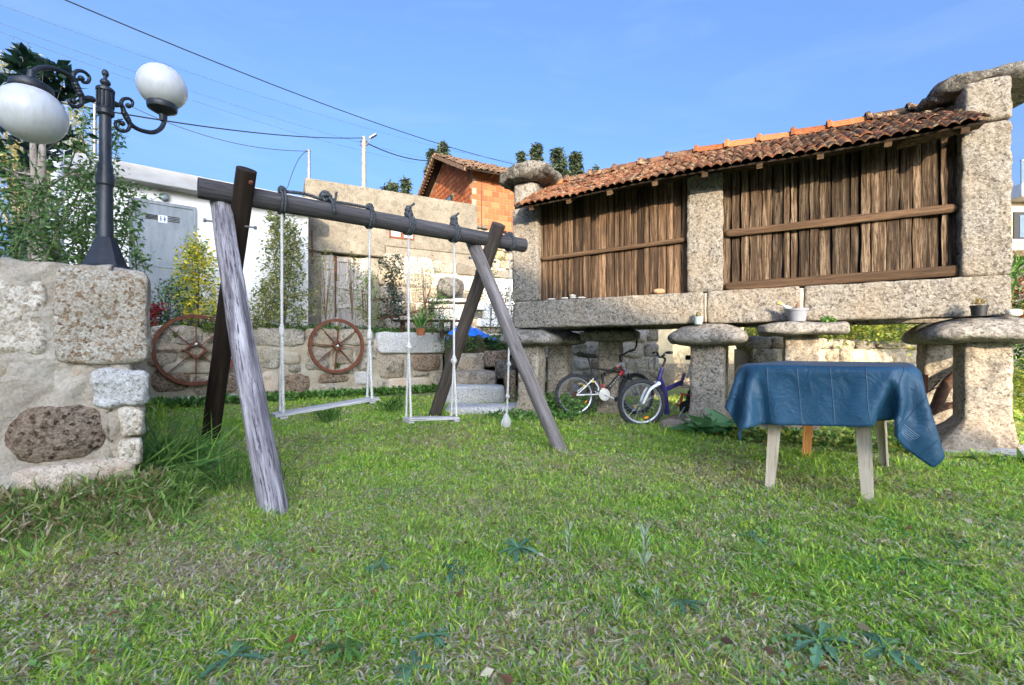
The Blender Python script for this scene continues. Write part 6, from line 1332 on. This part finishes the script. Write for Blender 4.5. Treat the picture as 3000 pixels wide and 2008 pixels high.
# ---------------------------------------------------------------- grass
def grass():
    N = 430000; q = np.random.RandomState(11)
    y = 1.12*np.exp(q.rand(N)*math.log(9.6/1.12)); x = q.uniform(-1.22, 1.22, N)*y+q.uniform(-.2, .2, N)
    cw = np.array(CW)[:2]; u = np.array(U)[:2]; v = np.array(V)[:2]; P = np.stack([x, y], 1); a = (P-cw)@u; b = (P-cw)@v
    bw = (W0-CW).dot(V); aE = (W0-CW).dot(U)+WEND
    keep = ~((a < .02) & (b > -.0)) & ~((b > bw-.02) & (x < -1.0)) & ~((x > -1.25) & (x < .12) & (y > 8.15)) & ~((x > -1.0) & (x < .15) & (y > 6.72) & (y < 7.3)) & (y < 9.3)
    d = np.array(D)[:2]; nn_ = np.array(Nn)[:2]; g = P-np.array([0, 6.5]); gs = g@d; gw = g@nn_
    keep &= ~((gs > .1) & (gs < 5.1) & (gw > .15) & (gw < 2.6) & (q.rand(N) < .75))
    x, y, a, b = x[keep], y[keep], a[keep], b[keep]; n = len(x)
    # patchiness from summed sines (stable, quick)
    def pn(x, y, f, s): r = np.random.RandomState(s); o = 0*x; 
    def pn(x, y, f, s):
        r = np.random.RandomState(s); o = np.zeros_like(x)
        for k in range(7): th = r.rand()*6.28; ff = f*(.6+1.2*r.rand()); o += np.sin(x*math.cos(th)*ff+y*math.sin(th)*ff+r.rand()*6.28)
        return o/2.6
    p1, p2, p3 = pn(x, y, 3.2, 1), pn(x, y, 9, 2), pn(x, y, 26, 3)
    dry = np.clip(.31+.15*p1+.12*p2+.08*p3, .03, .75); dry += .38*np.exp(-(((x+1.75)/.55)**2+((y-1.95)/.28)**2)); dry -= .08*(y > 5); dry += .32*np.exp(-(((x+1.7)/.5)**2+((y-4.15)/.3)**2))+.32*np.exp(-(((x+.85)/.4)**2+((y-4.8)/.25)**2))
    tall = np.clip(.5+.4*pn(x, y, 5, 7)+.35*p3, 0, 1.6)
    H = (.011+.019*tall)*(1+.6*q.rand(n)**3)*(1+.35*np.clip((y-3)/4, 0, 1))
    near = np.zeros(n)
    for fx, fy, rr in ((-1.38, 2.6, .16), (-3.13, 4.9, .3), (.40, 4.12, .2), (-1.1, 6.5, .3), (1.72, 3.1, .16), (2.18, 2.74, .14), (2.58, 4.03, .3), (3.05, 3.68, .2), (1.9, 5.3, .5), (4.2, 3.8, .35), (.9, 6.2, .5), (2.4, 3.5, .5)): near = np.maximum(near, np.exp(-((x-fx)**2+(y-fy)**2)/rr**2))
    near = np.maximum(near, .8*np.exp(-np.abs(b-bw)/.25)*(x < -1)); H *= 1+1.5*near*q.rand(n)
    near2 = np.exp(-np.clip(-b, 0, 9)/.30)*(a < .2); H *= 1+1.6*near2
    isdry = q.rand(n) < dry; kind = q.rand(n)
    G_ = np.array([(.34, .56, .08), (.45, .65, .10), (.60, .72, .13), (.28, .47, .14), (.72, .76, .20)]); Dr = np.array([(.78, .66, .42), (.64, .52, .30), (.85, .77, .60), (.45, .33, .20), (.72, .63, .52)])
    col = G_[np.clip((kind*4.2+.6*p1+.2*(x > .6)).astype(int), 0, 4)]*(1+q.uniform(-.3, .3, (n, 1))); cd = Dr[(q.rand(n)*5).astype(int)]*(1+q.uniform(-.25, .15, (n, 1))); col[isdry] = cd[isdry]
    az = q.uniform(0, 6.28, n)+.5*p2; lean = np.where(isdry, q.uniform(1.0, 1.62, n), q.uniform(.2, 1.35, n)); L = H*np.where(isdry, 1.7, 1.35+.5*lean)
    dx, dy = np.cos(az)*np.sin(lean), np.sin(az)*np.sin(lean); dz = np.cos(lean)
    w = np.maximum(.0023, y*.00085)*(1+.7*q.rand(n)); w = np.where(isdry, w*1.0, w); sa = az+1.57+q.normal(size=n)*.6; sx, sy = np.cos(sa)*w, np.sin(sa)*w
    z0 = -.004+isdry*q.uniform(0, .022, n); vs = np.empty((n, 5, 3)); B0 = np.stack([x, y, z0], 1); S = np.stack([sx, sy, 0*x], 1); Dd = np.stack([dx, dy, dz], 1)*L[:, None]
    vs[:, 0] = B0-S*.8; vs[:, 1] = B0+S*.8; up = np.array([0, 0, 1.])*(L*.16)[:, None]; vs[:, 2] = B0+Dd*.5+up-S; vs[:, 3] = B0+Dd*.5+up+S; vs[:, 4] = B0+Dd-up*.3; vs[:, 4, 2] = np.maximum(vs[:, 4, 2], .003)
    me = bpy.data.meshes.new('grass'); base = (np.arange(n)*5)[:, None]; tri = np.concatenate([base+np.array([0, 1, 3]), base+np.array([0, 3, 2]), base+np.array([2, 3, 4])], 1).reshape(-1)
    me.vertices.add(n*5); me.vertices.foreach_set('co', vs.reshape(-1)); me.loops.add(len(tri)); me.loops.foreach_set('vertex_index', tri.astype(np.int32)); nf = n*3; me.polygons.add(nf); me.polygons.foreach_set('loop_start', np.arange(nf, dtype=np.int32)*3); me.polygons.foreach_set('loop_total', np.full(nf, 3, np.int32)); me.update()
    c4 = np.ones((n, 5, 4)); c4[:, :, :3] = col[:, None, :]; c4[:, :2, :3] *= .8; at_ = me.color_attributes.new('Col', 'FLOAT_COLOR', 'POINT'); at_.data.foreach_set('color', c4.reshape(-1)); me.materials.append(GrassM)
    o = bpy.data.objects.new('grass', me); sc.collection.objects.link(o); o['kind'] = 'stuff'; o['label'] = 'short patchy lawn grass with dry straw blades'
grass()
def weeds_small():      # clover and other small round leaves woven into the turf
    q = np.random.RandomState(21); C = []
    for k in range(260):
        y = 1.2*math.exp(q.rand()*1.75); x = q.uniform(-1.1, 1.1)*y; s = q.uniform(.04, .13)
        if x < -.55*y-.6 and y < 4: continue
        n = int(q.uniform(10, 34)); C.append(np.stack([x+q.normal(size=n)*s, y+q.normal(size=n)*s, .012+.018*q.rand(n)], 1))
    leaves('clover', np.concatenate(C), .018, [(.16, .34, .10), (.22, .42, .12), (.12, .27, .12), (.30, .46, .14)], None, .75, .9, kind='stuff')
weeds_small()
def tufts():            # coarser tufts standing proud of the turf
    q = np.random.RandomState(31); C = []; Dd = []
    for k in range(420):
        y = 1.15*math.exp(q.rand()*1.95); x = q.uniform(-1.15, 1.15)*y; s = q.uniform(.012, .035)
        if x < -.5*y-.7 and y < 5.5: continue
        n = int(q.uniform(14, 34)); a = q.uniform(0, 6.28, n); C.append(np.stack([x+q.normal(size=n)*s, y+q.normal(size=n)*s, 0*a], 1)); Dd.append(np.stack([np.cos(a)*.8, np.sin(a)*.8, .5+.5*q.rand(n)], 1))
    leaves('grass_tufts', np.concatenate(C), .075, [(.32, .54, .09), (.42, .62, .10), (.56, .68, .14), (.24, .44, .10)], None, .06, dirs=np.concatenate(Dd), jit=.15, curve=.35, mat=GrassM, kind='stuff')
tufts()
# fallen leaves, twigs
C = []; q = np.random.RandomState(4); y = 1.2*np.exp(q.rand(260)*1.6); x = q.uniform(-1.1, 1.1, 260)*y; leaves('fallen_leaves', np.stack([x, y, .03+0*x], 1), .035, [(.22, .10, .05), (.4, .3, .17), (.12, .07, .04), (.62, .55, .4)], None, .55, dirs=np.stack([q.normal(size=260), q.normal(size=260), .1+0*x], 1), jit=.1, kind='stuff')
m = MB()
for i in range(60):
    y = 1.3*math.exp(rnd.random()*1.3); x = rnd.uniform(-1, 1)*y; a = rnd.uniform(0, 6.28); L = rnd.uniform(.04, .16); p = Vector((x, y, .03)); tube(m, catmull([p, p+Vector((math.cos(a), math.sin(a), .1))*L*.5, p+Vector((math.cos(a+.4), math.sin(a+.4), .05))*L], 3), .0016, 4)
obj('twigs', m, plain('dry_twig', (.45, .36, .25), .9, .2, 20), None, kind='stuff')
